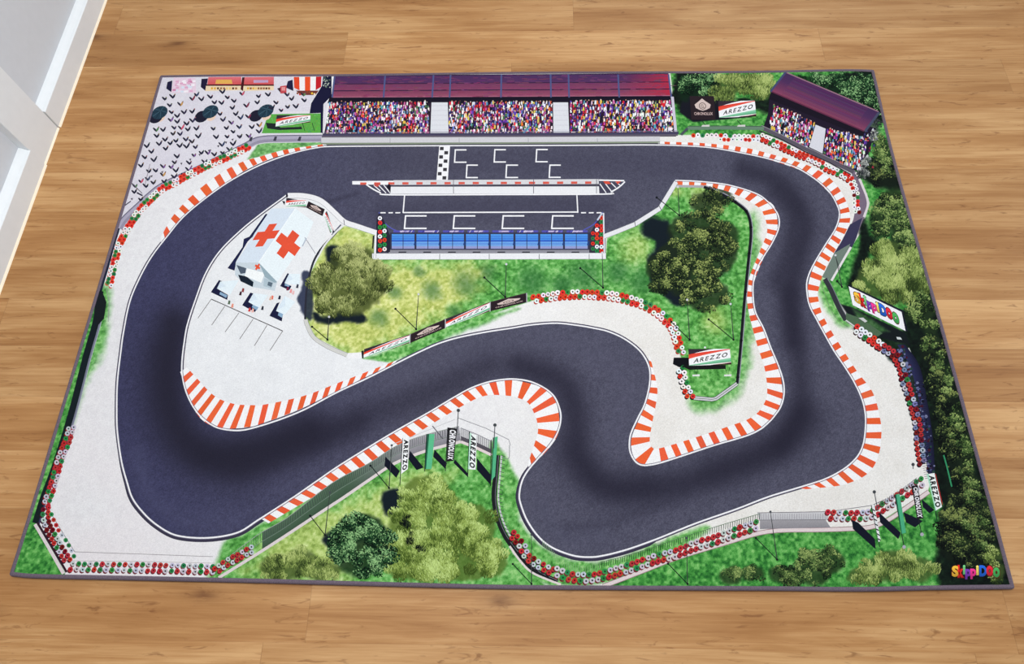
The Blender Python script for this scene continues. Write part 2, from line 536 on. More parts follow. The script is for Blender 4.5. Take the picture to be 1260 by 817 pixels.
INN = [(831, 221.5), (862.5, 223), (892.5, 226.5), (917.5, 233), (935, 240), (945, 248), (951, 254), (957.5, 264), (959.3, 275), (956.5, 286.5), (949, 301.5),
       (941, 314), (932.5, 329), (927.5, 346.5), (927, 364), (930, 384), (940, 404), (949, 428), (957.5, 448), (964, 468), (965, 485.5), (961, 500.5),
       (952.5, 513), (945, 521), (935, 529), (917.5, 537), (880, 548), (837.5, 562), (810, 570.5), (792.5, 573), (782.5, 569), (776, 559), (774, 548),
       (776, 533), (785, 513), (792.5, 498), (798, 478), (799.5, 460.5), (797, 448), (790, 435.5), (780, 425.5), (765, 415.5), (747.5, 408), (730, 404), (712.5, 401),
       (685, 398), (655, 400), (630, 404), (597.5, 409), (565, 415.5), (540, 423), (515, 434), (485, 449), (452.5, 465.5), (415, 483), (377.5, 503),
       (347.5, 515.5), (315, 526), (295, 530), (275, 528.5), (260, 523), (242.5, 508), (230, 486), (224, 463), (223.5, 445.5), (226, 423), (230, 400),
       (240, 369), (252.5, 336.5), (270, 309), (295, 284), (320, 263.5), (352, 240)]
PITS = [(372, 240), (395, 247), (412, 262), (424, 273), (463, 285), (463, 316), (745, 316), (745, 288), (782, 274), (812, 254)]
OUTc = smooth(OUT, 5, True)
INNc = smooth(INN, 5)
hole = np.concatenate([INNc, np.array(PITS)])
fa = 0.35 * n_fin + 0.65 * white
ASPH = ramp_np(fa, [(0.05, (62, 62, 77)), (0.5, (76, 76, 93)), (0.95, (92, 92, 110))])
blue = np.clip((520 - PXg) / 330, 0, 1)[..., None]
ASPH *= 1.05
ASPH = ASPH * (1 - blue) + ASPH * np.array((0.77, 0.78, 0.95), np.float32) * blue
w_, m_ = region(OUTc, 0.7)
w2, m2 = region(hole, 0.7)
full = np.zeros((NY, NX, 1), np.float32)
full[w_] = m_
full[w2] *= (1 - m2)
RAW = RGB.copy()
RGB[:] = ASPH
DK = (36, 35, 50)
stain([(214, 400), (206, 450), (212, 510), (245, 555), (305, 560), (380, 530)], 26, DK, 0.85)
stain([(196, 440), (196, 510), (232, 560), (290, 575)], 34, DK, 0.35)
stain([(250, 560), (300, 575), (380, 548), (440, 520)], 18, DK, 0.5)
stain([(300, 555), (400, 530), (470, 505), (540, 478), (600, 448)], 20, DK, 0.45)
stain([(640, 450), (690, 470), (708, 510), (712, 560), (750, 600), (820, 598), (890, 580), (960, 548), (985, 510)], 20, DK, 0.68)
stain([(960, 548), (985, 505), (984, 450), (976, 390), (972, 360)], 14, DK, 0.55)
stain([(700, 560), (735, 596), (790, 596)], 24, DK, 0.35)
stain([(975, 420), (972, 360), (985, 310), (990, 270), (960, 225), (915, 208)], 15, DK, 0.62)
stain([(955, 238), (976, 262), (970, 310), (955, 345)], 13, DK, 0.45)
stain([(880, 575), (960, 548), (1000, 520)], 22, DK, 0.35)
stain([(375, 258), (400, 250), (440, 238)], 3, DK, 0.25)
stain([(470, 195), (560, 200), (700, 200), (850, 205)], 20, (58, 57, 76), 0.3)
stain([(470, 262), (600, 255), (740, 255)], 16, (56, 55, 74), 0.4)
stain([(700, 650), (760, 640), (840, 610)], 10, DK, 0.20)
stain([(170, 560), (185, 610), (230, 640), (290, 640)], 12, (84, 86, 116), 0.25)
stain([(480, 470), (560, 440), (650, 420), (740, 440), (770, 480), (755, 540)], 14, (84, 84, 104), 0.25)
stain([(664, 620), (690, 660), (740, 664)], 12, (84, 85, 106), 0.25)
RGB[:] = RAW * (1 - full) + RGB * full

# dark woodland floor on the right and shade round the far trees
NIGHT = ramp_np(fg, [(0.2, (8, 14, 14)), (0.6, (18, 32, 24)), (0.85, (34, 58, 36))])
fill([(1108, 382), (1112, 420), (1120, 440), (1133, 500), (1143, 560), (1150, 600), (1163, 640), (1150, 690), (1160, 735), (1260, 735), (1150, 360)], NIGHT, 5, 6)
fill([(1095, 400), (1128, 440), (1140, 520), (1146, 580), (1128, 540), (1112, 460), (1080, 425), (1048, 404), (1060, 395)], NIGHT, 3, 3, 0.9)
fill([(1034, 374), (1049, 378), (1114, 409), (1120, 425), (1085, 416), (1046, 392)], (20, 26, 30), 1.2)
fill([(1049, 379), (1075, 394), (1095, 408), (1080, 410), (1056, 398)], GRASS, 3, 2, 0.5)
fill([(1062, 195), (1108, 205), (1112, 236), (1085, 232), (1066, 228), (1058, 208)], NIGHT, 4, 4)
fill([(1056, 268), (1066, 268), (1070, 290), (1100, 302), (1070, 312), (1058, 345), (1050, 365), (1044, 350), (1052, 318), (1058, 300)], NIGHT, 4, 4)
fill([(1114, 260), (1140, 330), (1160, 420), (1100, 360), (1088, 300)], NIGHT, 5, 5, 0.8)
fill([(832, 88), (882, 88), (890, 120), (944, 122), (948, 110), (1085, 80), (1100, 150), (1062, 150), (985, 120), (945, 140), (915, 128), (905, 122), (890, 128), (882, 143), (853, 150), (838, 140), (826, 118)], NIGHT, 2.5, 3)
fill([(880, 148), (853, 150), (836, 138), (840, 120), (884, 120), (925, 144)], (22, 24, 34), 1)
# shadows that belong to the printed trees
SH = (20, 30, 38)
fill(smooth([(788, 282), (800, 268), (822, 272), (832, 300), (848, 330), (850, 360), (838, 376), (818, 366), (800, 345), (798, 318), (806, 300), (795, 292)], 4, True), SH, 3, 4)
fill(smooth([(372, 336), (384, 340), (384, 392), (374, 388), (366, 370), (372, 355)], 4, True), (28, 36, 62), 2, 3, 0.85)
fill(smooth([(386, 384), (400, 390), (424, 385), (450, 388), (444, 398), (426, 396), (408, 398), (390, 396)], 4, True), SH, 3, 4)
fill(smooth([(404, 304), (418, 304), (424, 318), (410, 330), (402, 318)], 4, True), SH, 3, 3)
fill(smooth([(396, 664), (412, 652), (424, 660), (414, 690), (404, 676)], 4, True), SH, 3, 3)
fill(smooth([(470, 612), (474, 604), (494, 600), (496, 618), (482, 634), (472, 628)], 4, True), SH, 3, 3)

# ---------------------------------------------------------------- crisp print, laid in thin layers over the ground colours
QV, QC, QF = [], [], []      # vertices (px, py), colours, faces
NV = 0
LAYER = 0
LEVEL = np.zeros((420, 640), np.int32)      # how many layers of print lie here already (2 pixel cells)
QZ = []


def stack(pts, faces):
    """the lowest layer that lies above everything printed here before"""
    cells = []
    top = 0
    P2 = pts[:, :2] * 0.5
    for f_ in faces:
        q = P2[list(f_)]
        x0, y0 = np.maximum(np.floor(q.min(0) - 0.05), 0).astype(int)
        x1, y1 = np.floor(q.max(0) + 0.05).astype(int) + 1
        sl = (slice(y0, max(y1, y0 + 1)), slice(x0, max(x1, x0 + 1)))
        cells.append(sl)
        t = LEVEL[sl]
        if t.size:
            top = max(top, int(t.max()))
    for sl in cells:
        LEVEL[sl] = top + 1
    return top + 1



def jit(c, a):
    return tuple(min(255, max(0, v + random.uniform(-a, a))) for v in c)


def add(pts, faces, cols, up=True):
    global NV, LAYER
    if up:
        LAYER += 1
    pts = np.asarray(pts, float)
    QV.append(pts[:, :2])
    QZ.append(np.full(len(pts), stack(pts, faces)))
    cols = np.asarray(cols, float)
    QC.append(np.tile(cols, (len(pts), 1)) if cols.ndim == 1 else cols)
    for f_ in faces:
        QF.append(tuple(i + NV for i in f_))
    NV += len(pts)


def poly(P, c, up=True):
    P = np.asarray(P, float)
    n_ = len(P)
    if n_ <= 3:
        F = [tuple(range(n_))]
    else:
        F = [tuple(t) for t in tessellate_polygon([[Vector((p[0], p[1], 0)) for p in P]])]
    add(P, F, c, up)


def band(A, B, cA, cB=None, up=True):
    A, B = np.asarray(A, float), np.asarray(B, float)
    n_ = len(A)
    cA = np.asarray(cA, float)
    cB = cA if cB is None else np.asarray(cB, float)
    C = np.concatenate([np.tile(cA, (n_, 1)) if cA.ndim == 1 else cA, np.tile(cB, (n_, 1)) if cB.ndim == 1 else cB])
    add(np.concatenate([A[:, :2], B[:, :2]]), [(i, i + 1, n_ + i + 1, n_ + i) for i in range(n_ - 1)], C, up)


def normals(P, closed=False):
    d = (np.roll(P, -1, 0) - np.roll(P, 1, 0)) if closed else np.gradient(P, axis=0)
    l = np.linalg.norm(d, axis=1)[:, None]
    d = d / np.maximum(l, 1e-9)
    return np.stack([-d[:, 1], d[:, 0]], 1)


def line(P, wd, c, off=0.0, closed=False, up=True):
    P = np.asarray(P, float)
    if closed:
        P = np.concatenate([P, P[:1]])
    N = normals(P)
    wd = np.asarray(wd, float)
    wd = wd[:, None] if wd.ndim else wd
    off = np.asarray(off, float)
    off = off[:, None] if off.ndim else off
    band(P + N * (off + wd / 2), P + N * (off - wd / 2), c, None, up)


def disc(x, y, r, c, n_=9, ry=None, rot=0.0, up=True):
    ry = r if ry is None else ry
    t = np.linspace(0, 2 * math.pi, n_ + 1)[:-1]
    a, b = r * np.cos(t), ry * np.sin(t)
    P = np.stack([x + a * math.cos(rot) - b * math.sin(rot), y + a * math.sin(rot) + b * math.cos(rot)], 1)
    add(P, [tuple(range(n_))], c, up)


def under(P, c, a):
    """colour c laid with strength a over the ground colours below the points"""
    P = np.asarray(P, float)
    XYp = to_plane(P)
    u = np.clip((XYp[:, 0] - G[0, 0, 0]) / (G[0, -1, 0] - G[0, 0, 0]) * (NX - 1), 0, NX - 1).astype(int)
    v_ = np.clip((XYp[:, 1] - G[0, 0, 1]) / (G[-1, 0, 1] - G[0, 0, 1]) * (NY - 1), 0, NY - 1).astype(int)
    return RGB[v_, u] * (1 - a) + np.asarray(c, float) * a


def depth_scale(y):
    return 0.62 + 0.38 * np.clip((np.asarray(y, float) - 90) / 620.0, 0, 1)


WHITE = (240, 240, 243)
RED = (232, 98, 58)
INK = (40, 38, 52)

# painted edge lines of the track
for C_, closed, sgn in ((OUTc, True, 1), (INNc, False, -1)):
    sc_ = depth_scale(C_[:, 1])
    if closed:
        sc_ = np.r_[sc_, sc_[0]]
    # outward side of the asphalt
    ctr_sign = sgn
    xe, ye = (C_ if not closed else np.concatenate([C_, C_[:1]])).T
    fat = 1 + 1.6 * np.clip((ye - 560) / 60, 0, 1) * (((xe > 140) & (xe < 330)) | ((xe > 630) & (xe < 800)))
    line(C_, 1.5 * sc_ * fat, (58, 55, 74), (1.85 + .75 * fat) * sc_ * -ctr_sign, closed)
    line(C_, 2.0 * sc_, WHITE, 0.5 * sc_ * -ctr_sign, closed)


def kerb(keys, counts, lead=0.5, tail=0.5, duty=0.46, red=RED):
    """keys: (inner x, inner y, outer x, outer y) at chosen red blocks; counts: index of those blocks."""
    K = np.array(keys, float)
    c = np.array(counts, float)
    fine = smooth(np.c_[K, c], 12)
    q = np.arange(c[0] - lead, c[-1] + tail + 1e-6, 0.125)
    s = fine[:, 4]

    def at(t):
        t = np.atleast_1d(t)
        o_ = np.stack([np.interp(t, s, fine[:, k]) for k in range(4)], 1)
        lo, hi = t < s[0], t > s[-1]
        o_[lo] += (t[lo] - s[0])[:, None] * ((fine[6, :4] - fine[0, :4]) / (s[6] - s[0]))
        o_[hi] += (t[hi] - s[-1])[:, None] * ((fine[-1, :4] - fine[-7, :4]) / (s[-1] - s[-7]))
        return o_
    e = at(q)
    band(e[:, :2], e[:, 2:], (243, 243, 244))
    global LAYER
    LAYER += 1
    for k in range(int(c[0]), int(c[-1]) + 1):
        e = at(np.array([k - duty / 2, k, k + duty / 2]))
        band(e[:, :2], e[:, 2:], jit(red, 6), None, False)


KERBS = [
    ([(206.5, 290, 203, 282), (220, 273, 212.5, 266), (243, 251.5, 234, 242.5), (274, 228, 267, 216), (302, 209.5, 296, 200), (326, 198, 322.5, 192), (353, 189.5, 351, 184.2), (395, 181, 393.5, 178)],
     [0, 1, 3, 5, 7, 9, 11, 14], 0.6, 0.6),
    ([(225.5, 468, 236, 458.5), (243.5, 511, 262.5, 486), (270, 526.5, 286, 496.5), (304, 525.5, 311, 498.5), (321, 521.5, 327, 497.5), (369, 503.5, 374, 487), (415, 481, 419, 470), (477, 451, 481, 446)],
     [0, 3, 5, 7, 8, 11, 14, 18], 0.7, 0.6),
    ([(327.5, 634.5, 337, 640), (372.5, 604.5, 386, 611), (434, 562.5, 447, 575), (496, 526, 508.5, 536), (556, 490.5, 568, 500), (588, 475, 597, 487), (625.5, 468, 625.5, 487), (648.5, 471, 640, 490.5), (670, 478, 650, 496),
      (682.5, 491, 656, 506), (688, 513, 660.5, 517.5), (686, 535.5, 662, 530.5), (671.5, 556, 658, 545), (657, 569, 653, 560)],
     [0, 3, 7, 11, 15, 17, 19, 20, 21, 22, 23, 24, 25, 26], 0.4, 0.5),
    ([(799, 447, 802.5, 449), (799.5, 480, 809, 481), (790, 507, 803.5, 515.5), (776.5, 543, 799.5, 540.5), (786, 570, 803, 551), (818.5, 566.5, 814, 551), (866, 551, 859.5, 537), (916, 536, 907, 521), (933, 528, 921, 515.5),
      (951, 514.5, 933, 507), (959, 502, 941, 495), (963.5, 487.5, 944, 481), (957.5, 450, 941, 454), (944, 419, 931, 422.5), (928, 376, 920, 377), (927.5, 349, 920.5, 347), (942, 312, 935.5, 307.5), (956, 287, 944, 284),
      (954.5, 259, 939, 262.5), (944, 246.5, 931, 253.5), (912, 232, 906.5, 240), (881, 225.8, 879.5, 231.5), (836.5, 222.3, 836.5, 227.5)],
     [0, 2, 4, 6, 7, 8, 11, 14, 15, 16, 17, 18, 20, 22, 25, 27, 30, 32, 34, 35, 37, 39, 42], 0.6, 0.3),
    ([(821, 178, 821, 174.5), (864, 180.5, 864, 176), (907, 187, 908.5, 180.5), (935, 193, 937.5, 186.5), (988.5, 211, 995.5, 204), (1012.5, 229.5, 1023, 221), (1029.5, 250, 1040, 245), (1033, 271.5, 1046, 271), (1023, 291, 1033.5, 298),
      (1003, 323.5, 1015.5, 330.5), (994, 353, 1007.5, 355.5), (994.5, 369.5, 1007, 368), (1008, 399.5, 1016, 395), (1043.5, 457.5, 1052, 453), (1059, 488, 1074, 483), (1065, 518, 1083.5, 518), (1065, 536, 1084.5, 535.5),
      (1062, 548, 1082.5, 554), (1056, 562, 1076, 572.5), (1046, 573, 1064, 585.5), (1033, 580.5, 1047, 593.5), (1019, 588.5, 1030, 598), (988, 599.5, 996, 601.5)],
     [0, 3, 6, 8, 12, 14, 16, 18, 20, 23, 25, 26, 28, 32, 34, 36, 37, 38, 39, 40, 41, 42, 44], 0.8, 0.2),
]
for k in KERBS:
    kerb(*k)
# redraw the white edge line over the kerbs' inner edge
for C_, closed, sgn in ((OUTc, True, 1), (INNc, False, -1)):
    sc_ = depth_scale(C_[:, 1])
    if closed:
        sc_ = np.r_[sc_, sc_[0]]
    line(C_, 1.7 * sc_, WHITE, 0.3 * sc_ * -sgn, closed)
    line(C_, 0.9 * sc_, (110, 106, 124), 1.9 * sc_ * -sgn, closed)

# ---------------------------------------------------------------- glyphs
_gl = {}


def glyph(ch, bold=0.0):
    if (ch, bold) in _gl:
        return _gl[(ch, bold)]
    fc = bpy.data.curves.new('lettering', 'FONT')
    fc.body = ch
    fc.offset = bold
    fc.resolution_u = 3
    fo = bpy.data.objects.new('lettering', fc)
    col.objects.link(fo)
    dg = bpy.context.evaluated_depsgraph_get()
    dg.update()
    me = bpy.data.meshes.new_from_object(fo.evaluated_get(dg))
    me.calc_loop_triangles()
    P = np.array([tuple(v_.co)[:2] for v_ in me.vertices]) if len(me.vertices) else np.zeros((0, 2))
    F = [tuple(t.vertices) for t in me.loop_triangles]
    bpy.data.objects.remove(fo)
    bpy.data.curves.remove(fc)
    bpy.data.meshes.remove(me)
    _gl[(ch, bold)] = (P, F)
    return P, F


def quad_map(Q, uv):
    """bilinear map: Q = top-left, top-right, bottom-right, bottom-left; v runs down."""
    Q = np.asarray(Q, float)
    u, v_ = uv[:, 0:1], uv[:, 1:2]
    return Q[0] * (1 - u) * (1 - v_) + Q[1] * u * (1 - v_) + Q[2] * u * v_ + Q[3] * (1 - u) * v_


def text(Q, s, c, slant=0.0, bold=0.03, gap=0.08):
    """the word s filling the quad Q"""
    x = 0.0
    parts = []
    for ch in s:
        if ch == ' ':
            x += 0.3
            continue
        P, F = glyph(ch, bold)
        P = P - [P[:, 0].min(), 0]
        parts.append((P + [x, 0], F))
        x += P[:, 0].max() + gap
    Wd = x - gap
    Hh = 0.72
    up = True
    for P, F in parts:
        U = np.stack([(P[:, 0] + slant * (P[:, 1] - Hh / 2)) / Wd, 1 - P[:, 1] / Hh], 1)
        add(quad_map(Q, U), F, c, up)
        up = False


def qpoly(Q, uv, c):
    poly(quad_map(Q, np.asarray(uv, float)), c)


def arezzo(Q, dark=True):
    qpoly(Q, [(0, 0), (1, 0), (1, 1), (0, 1)], (244, 244, 246))
    qpoly(Q, [(0, 0), (0.62, 0), (0.4, 0.1), (0.2, 0.22), (0, 0.38)], (52, 44, 54))
    a = np.linspace(0, 1, 9)
    band(quad_map(Q, np.stack([a, 0.34 - 0.34 * a ** 0.8], 1)), quad_map(Q, np.stack([a, 0.60 - 0.56 * a ** 0.9], 1)), (222, 62, 50), (232, 86, 66))
    band(quad_map(Q, np.stack([a, 0.97 - 0.40 * a], 1)), quad_map(Q, np.stack([a, 1.0 - 0.18 * a ** 1.3], 1)), (150, 214, 178), (70, 160, 112))
    qpoly(Q, [(0.5, 1), (0.75, 0.90), (1, 0.82), (1, 1)], (60, 34, 40))
    qpoly(Q, [(0.56, 0.97), (0.78, 0.89), (1, 0.82), (1, 0.86), (0.78, 0.94)], (236, 210, 206))
    T_ = quad_map(Q, np.array([(0.12, 0.59), (0.93, 0.21), (0.93, 0.48), (0.12, 0.83)], float))
    text(T_, 'AREZZO', (26, 24, 30), 0.3, 0.02, 0.16)


def emblem(Q, words=True):
    qpoly(Q, [(0, 0), (1, 0), (1, 1), (0, 1)], (42, 32, 38))
    E_ = (212, 192, 186)
    qpoly(Q, [(0.18, 0.36), (0.36, 0.22), (0.5, 0.10), (0.64, 0.22), (0.84, 0.36), (0.80, 0.50), (0.64, 0.58), (0.5, 0.62), (0.36, 0.58), (0.22, 0.50)], E_)
    t = np.linspace(0, 2 * math.pi, 13)[:-1]
    qpoly(Q, np.stack([0.5 + 0.15 * np.cos(t), 0.42 + 0.15 * np.sin(t)], 1), (92, 76, 76))
    qpoly(Q, np.stack([0.5 + 0.12 * np.cos(t), 0.42 + 0.12 * np.sin(t)], 1), (214, 194, 186))
    T_ = quad_map(Q, np.array([(0.43, 0.35), (0.57, 0.35), (0.57, 0.49), (0.43, 0.49)], float))
    text(T_, 'CL', (60, 46, 48), 0, 0.02)
    T_ = quad_map(Q, np.array([(0.14, 0.68), (0.90, 0.68), (0.90, 0.80), (0.14, 0.80)], float))
    text(T_, 'CHRONOLUX', (206, 180, 176), 0, 0.02)


def balloons(Q):
    """SkippiDoo in balloon letters"""
    spec = [('k', 0.118, 0.03, 0.125, 0.84, (232, 46, 44)), ('S', 0.00, 0.06, 0.135, 0.76, (246, 190, 66)), ('i', 0.225, 0.02, 0.055, 0.64, (120, 208, 128)),
            ('p', 0.27, 0.30, 0.12, 0.70, (118, 60, 170)), ('p', 0.375, 0.28, 0.12, 0.70, (232, 56, 140)), ('i', 0.495, 0.06, 0.055, 0.66, (248, 226, 110)),
            ('D', 0.56, 0.06, 0.15, 0.74, (40, 104, 214)), ('o', 0.70, 0.10, 0.14, 0.68, (226, 44, 60)), ('o', 0.835, 0.20, 0.14, 0.68, (74, 176, 92))]
    for grow, dark in ((0.10, True), (0.055, False)):
        for ch, x, y, wd, ht, c in spec:
            P, F = glyph(ch, grow)
            P0, _ = glyph(ch, 0.055)
            a, b = P0.min(0), P0.max(0)
            U = (P - a) / (b - a)
            U = np.stack([x + U[:, 0] * wd, y + (1 - U[:, 1]) * ht], 1)
            if dark:
                add(quad_map(Q, U), F, (30, 28, 44) if c[2] > 100 else (90, 30, 26))
            else:
                C = np.array([np.array(c) * (1.10 - 0.32 * np.clip((v_ - y) / ht, 0, 1)) for v_ in U[:, 1]])
                add(quad_map(Q, U), F, np.clip(C, 0, 255))


# ---------------------------------------------------------------- tyre barriers
TYRES = {'v': (196, 196, 206), 'q': (186, 52, 54), 'w': (238, 236, 238), 'r': (222, 58, 44), 'g': (46, 132, 72), 'd': (120, 24, 30), 'b': (120, 128, 168)}
SEQ = 'wwrrggwwwrrrgwwggrrwwwgrrwwggg'


def tyre(x, y, r, k, hole=True, under_c=None):
    c = TYRES[k]
    if under_c is not None:
        disc(x - 0.35 * r, y + 0.55 * r, r * 0.95, under_c, 8)
    disc(x, y, r, jit(c, 10), 10)
    disc(x, y, r * 0.36, (46, 62, 56) if k in 'wv' else tuple(v_ * 0.5 for v_ in c), 7)


def tyre_row(P, off, step, r, phase=0, seq=SEQ, under_c=None, pale=False):
    P = resample(smooth(P, 6), step)
    N = normals(P)
    for j, o_ in enumerate(off):
        Qp = P + N * o_
        if j % 2:
            Qp = (Qp[:-1] + Qp[1:]) / 2
        for i, (x, y) in enumerate(Qp):
            k = seq[(i + phase + j * 5) % len(seq)]
            if pale:
                k = 'v' if k == 'w' else 'q' if k == 'r' else k
            tyre(x + random.uniform(-.3, .3), y + random.uniform(-.3, .3), r * random.uniform(.93, 1.05), k, True, under_c)


# ---------------------------------------------------------------- fences, walls, barriers (under the rest)
def solid_wall(P, wd, c, edge=(70, 70, 84), e=0.8):
    P = np.asarray(P, float)
    line(P, wd + e, edge)
    line(P, wd, c)


# plaza fence
pf = smooth([(147, 281), (154, 270), (172, 253), (186, 240), (203, 228), (250, 206), (300, 181.5), (320, 172.5), (350, 171), (397, 170.5)], 5)
line(pf, 9.0, (150, 145, 165))
line(pf, 3.4, (172, 168, 188), -1.6)
line(pf, 1.0, (104, 100, 122), -4.4)
line(pf, 1.0, (206, 204, 214), 4.2)
for q in ((308, 171), (338, 170.5), (368, 170.5)):
    poly([(q[0] - 2, q[1] + 2.5), (q[0], q[1] - 2.5), (q[0] + 3, q[1] - 2.5), (q[0] + 1.5, q[1] + 3)], (64, 62, 76))
# grass patch with small advertising board
poly([(330, 140.5), (394.5, 139.5), (396, 163.5), (322, 164)], (92, 168, 74))
for i in range(160):
    x, y = random.uniform(332, 393), random.uniform(141, 163)
    poly([(x, y), (x + 1.4, y - 1.6), (x + 1.8, y + 0.6)], jit((96, 166, 76), 26), False)
line([(345, 138.5), (394, 137.8)], 2.2, (226, 222, 228))
poly([(327, 151), (340, 152), (345, 157), (371, 156), (372, 159), (343, 160), (329, 158)], (34, 40, 44))
arezzo([(340.5, 141.7), (382, 141.7), (381.7, 150.5), (339, 156)])
for x in (372, 384):
    line([(x, 151), (x + 3, 161)], 0.8, (40, 60, 44))

# ---- stalls on the plaza
poly([(206, 101), (212, 99), (211, 113.5), (204.5, 109)], (34, 32, 62))
poly([(214, 95.5), (240.5, 96), (241.5, 114.5), (210.5, 114)], (232, 208, 224))
for i in range(34):
    x, y = random.uniform(212, 238), random.uniform(97, 112)
    poly([(x, y), (x + 4, y - .5), (x + 4, y + 2.2), (x, y + 2)], random.choice([(240, 224, 236), (224, 170, 200), (214, 226, 240), (206, 130, 170), (246, 240, 246)]), False)
poly([(248, 97), (256, 96.5), (253, 112), (247, 107)], (34, 30, 58))
for x0, x1 in ((255.5, 297), (300, 337)):
    band([(x0 + 1, 94.8), (x1, 94.4)], [(x0 - 0.5, 104), (x1, 104)], (222, 116, 124), (206, 84, 84))
    poly([(x0 - 1.5, 104), (x1, 104), (x1, 105.6), (x0 - 1.5, 105.6)], (52, 20, 26))
    poly([(x0 - 2, 105.6), (x1, 105.6), (x1, 111), (x0 - 3, 112)], (236, 214, 178))
    for i in range(9):
        x = x0 + 4 + i * (x1 - x0 - 8) / 9
        poly([(x, 107.5), (x + 2.6, 107.5), (x + 2.4, 110), (x, 110)], random.choice([(96, 60, 40), (222, 170, 60), (232, 196, 120), (150, 96, 60)]), False)
poly([(266, 98), (285, 98), (286, 103), (265, 103)], (228, 176, 88))
poly([(312, 98.5), (330, 98.5), (330, 101.5), (312, 102)], (190, 160, 196))
poly([(298, 95), (301, 95), (299, 112), (296, 110)], (70, 26, 32))
poly([(354, 100), (360, 98), (361, 112), (352, 108)], (34, 34, 66))
poly([(344.5, 106), (352.5, 105), (352.5, 115), (345, 115)], (196, 76, 84))
poly([(346.5, 107), (351, 107), (351, 111.5), (346.5, 111.5)], (226, 150, 150))
poly([(341, 109), (345, 107.5), (345, 114)], (60, 36, 48))
st = np.linspace(0, 1, 6)
tA = np.stack([361.5 + 34 * st, 94.8 - 0.6 * st], 1)
tB = np.stack([362 + 33 * st, [108, 111.2, 111.5, 111.5, 111, 107]], 1)
for i, c in enumerate(((226, 74, 44), (244, 240, 240), (232, 82, 42), (244, 242, 242), (196, 34, 44))):
    band(tA[i:i + 2], tB[i:i + 2], c)
poly([(364, 111.5), (392, 111.5), (388, 117), (370, 117)], (112, 58, 52))
for i in range(8):
    x = 366 + i * 3
    disc(x, random.uniform(113, 116.5), 1.4, random.choice([(236, 190, 60), (140, 70, 40), (200, 60, 60), (240, 220, 180)]), 6)
# shade of the main stand
poly([(383, 127), (396, 106), (398, 92.5), (408, 92.5), (408, 118), (398, 128), (397, 164), (394.5, 163), (394.5, 139), (381, 139.5)], (26, 26, 56))
for i in range(26):
    disc(random.uniform(398, 406), random.uniform(93, 108), 0.9, random.choice([(96, 120, 104), (170, 180, 170), (60, 80, 70)]), 5, None, 0, False)

# ---- parasols
for x, y, sx, sy in ((196.5, 138.5, -5, 6), (259, 137.5, -11, 6), (327, 136.5, -12, 6)):
    disc(x + 1, y + 7, 6, (234, 206, 186), 9, 4, -0.5)
    disc(x + sx, y + sy, 9.0, (32, 32, 50), 14, 6.8, -0.5)
    disc(x, y, 10.5, (38, 62, 78), 16, 7.4, -0.5)
    for k in range(10):
        a = k * 0.628
        line([(x + 1.5, y - 2.5), (x + 9.6 * math.cos(a) * math.cos(.5) + 6.8 * math.sin(a) * math.sin(.5), y - 9.6 * math.cos(a) * math.sin(.5) + 6.8 * math.sin(a) * math.cos(.5))], 0.6,
             (66, 96, 112) if k % 2 else (24, 42, 56))

# ---- people on the plaza: small figures, each with its long shade
plz = [(158, 262), (190, 234), (250, 205), (300, 179), (318, 166), (322, 160), (336, 138), (376, 136), (384, 118), (330, 113), (205, 116), (196, 128), (176, 190)]
PA = np.array(plz, float)
placed = [(196, 142), (257, 140), (322, 140), (252, 142), (190, 144)]
tries = 0
while len(placed) < 112 and tries < 6000:
    tries += 1
    x, y = random.uniform(156, 384), random.uniform(114, 262)
    if not inside(PA, np.array([[x]]), np.array([[y]]))[0, 0]:
        continue
    dm = min((x - a) ** 2 + ((y - b) * 1.2) ** 2 for a, b in placed)
    if min((x - a) ** 2 + (y - b) ** 2 for a, b in placed[:5]) < 170 or dm < 62:
        continue
    placed.append((x, y))
    s = random.uniform(.8, 1.15)
    shade = (44, 42, 60)
    body = random.choice([(36, 36, 58)] * 9 + [(56, 48, 76), (56, 52, 84), (60, 72, 104), (204, 84, 110), (126, 88, 150), (196, 150, 90), (84, 130, 84), (130, 50, 76), (66, 58, 62)])
    line([(x + .3, y + .4), (x - 1.8 * s, y - 1.9 * s), (x - 4.0 * s, y - 4.0 * s)], [1.8, 2.5, 1.5], shade)
    h = random.uniform(.55, 1.1)
    line([(x - .2, y), (x + 1.4 * s * h, y - 2.4 * s * h), (x + 2.6 * s * h, y - 4.8 * s * h)], [1.6, 2.4, 1.7], body)
    disc(x + 2.9 * s * h, y - 5.4 * s * h, 0.9, jit((120, 90, 86), 30), 6, None, 0, False)
for q in ((186.5, 217), (199.5, 212), (223, 201.5), (234, 196.5), (245.5, 190.5), (257, 185.5), (268.5, 180), (278, 175.5), (286, 172), (294, 168), (162, 245)):
    poly([(q[0] - 1.4, q[1] - .8), (q[0] + 1.6, q[1] - 1.6), (q[0] + .4, q[1] + 1.6)], (84, 78, 90))
line([(184.5, 202), (178.5, 227)], 0.7, (130, 124, 134))
line([(160, 223), (175, 238)], 0.9, (92, 86, 100))
poly([(168.5, 236), (176, 240), (175, 241.5), (168, 238)], (60, 56, 74))
line([(152, 254), (161, 247.5)], 1.3, (70, 66, 80))

# ---- main grandstand
roofA = np.stack([np.linspace(412, 822.6, 30), np.linspace(93.5, 90.6, 30)], 1)
roofB = np.stack([np.linspace(408.8, 826, 30), np.linspace(119.6, 117.6, 30)], 1)


def rl(t):
    return roofA * (1 - t) + roofB * t


poly([(408, 116), (826, 114), (832, 168), (398, 169)], (46, 34, 50))
poly([(406, 118), (828, 116), (829, 126), (403, 127)], (24, 20, 36))
endr = np.clip((np.linspace(0, 1, 30) - .86) / .14, 0, 1)[:, None]


def rc(c):
    return np.array(c) * (1 - endr) + np.array((176, 44, 70)) * endr


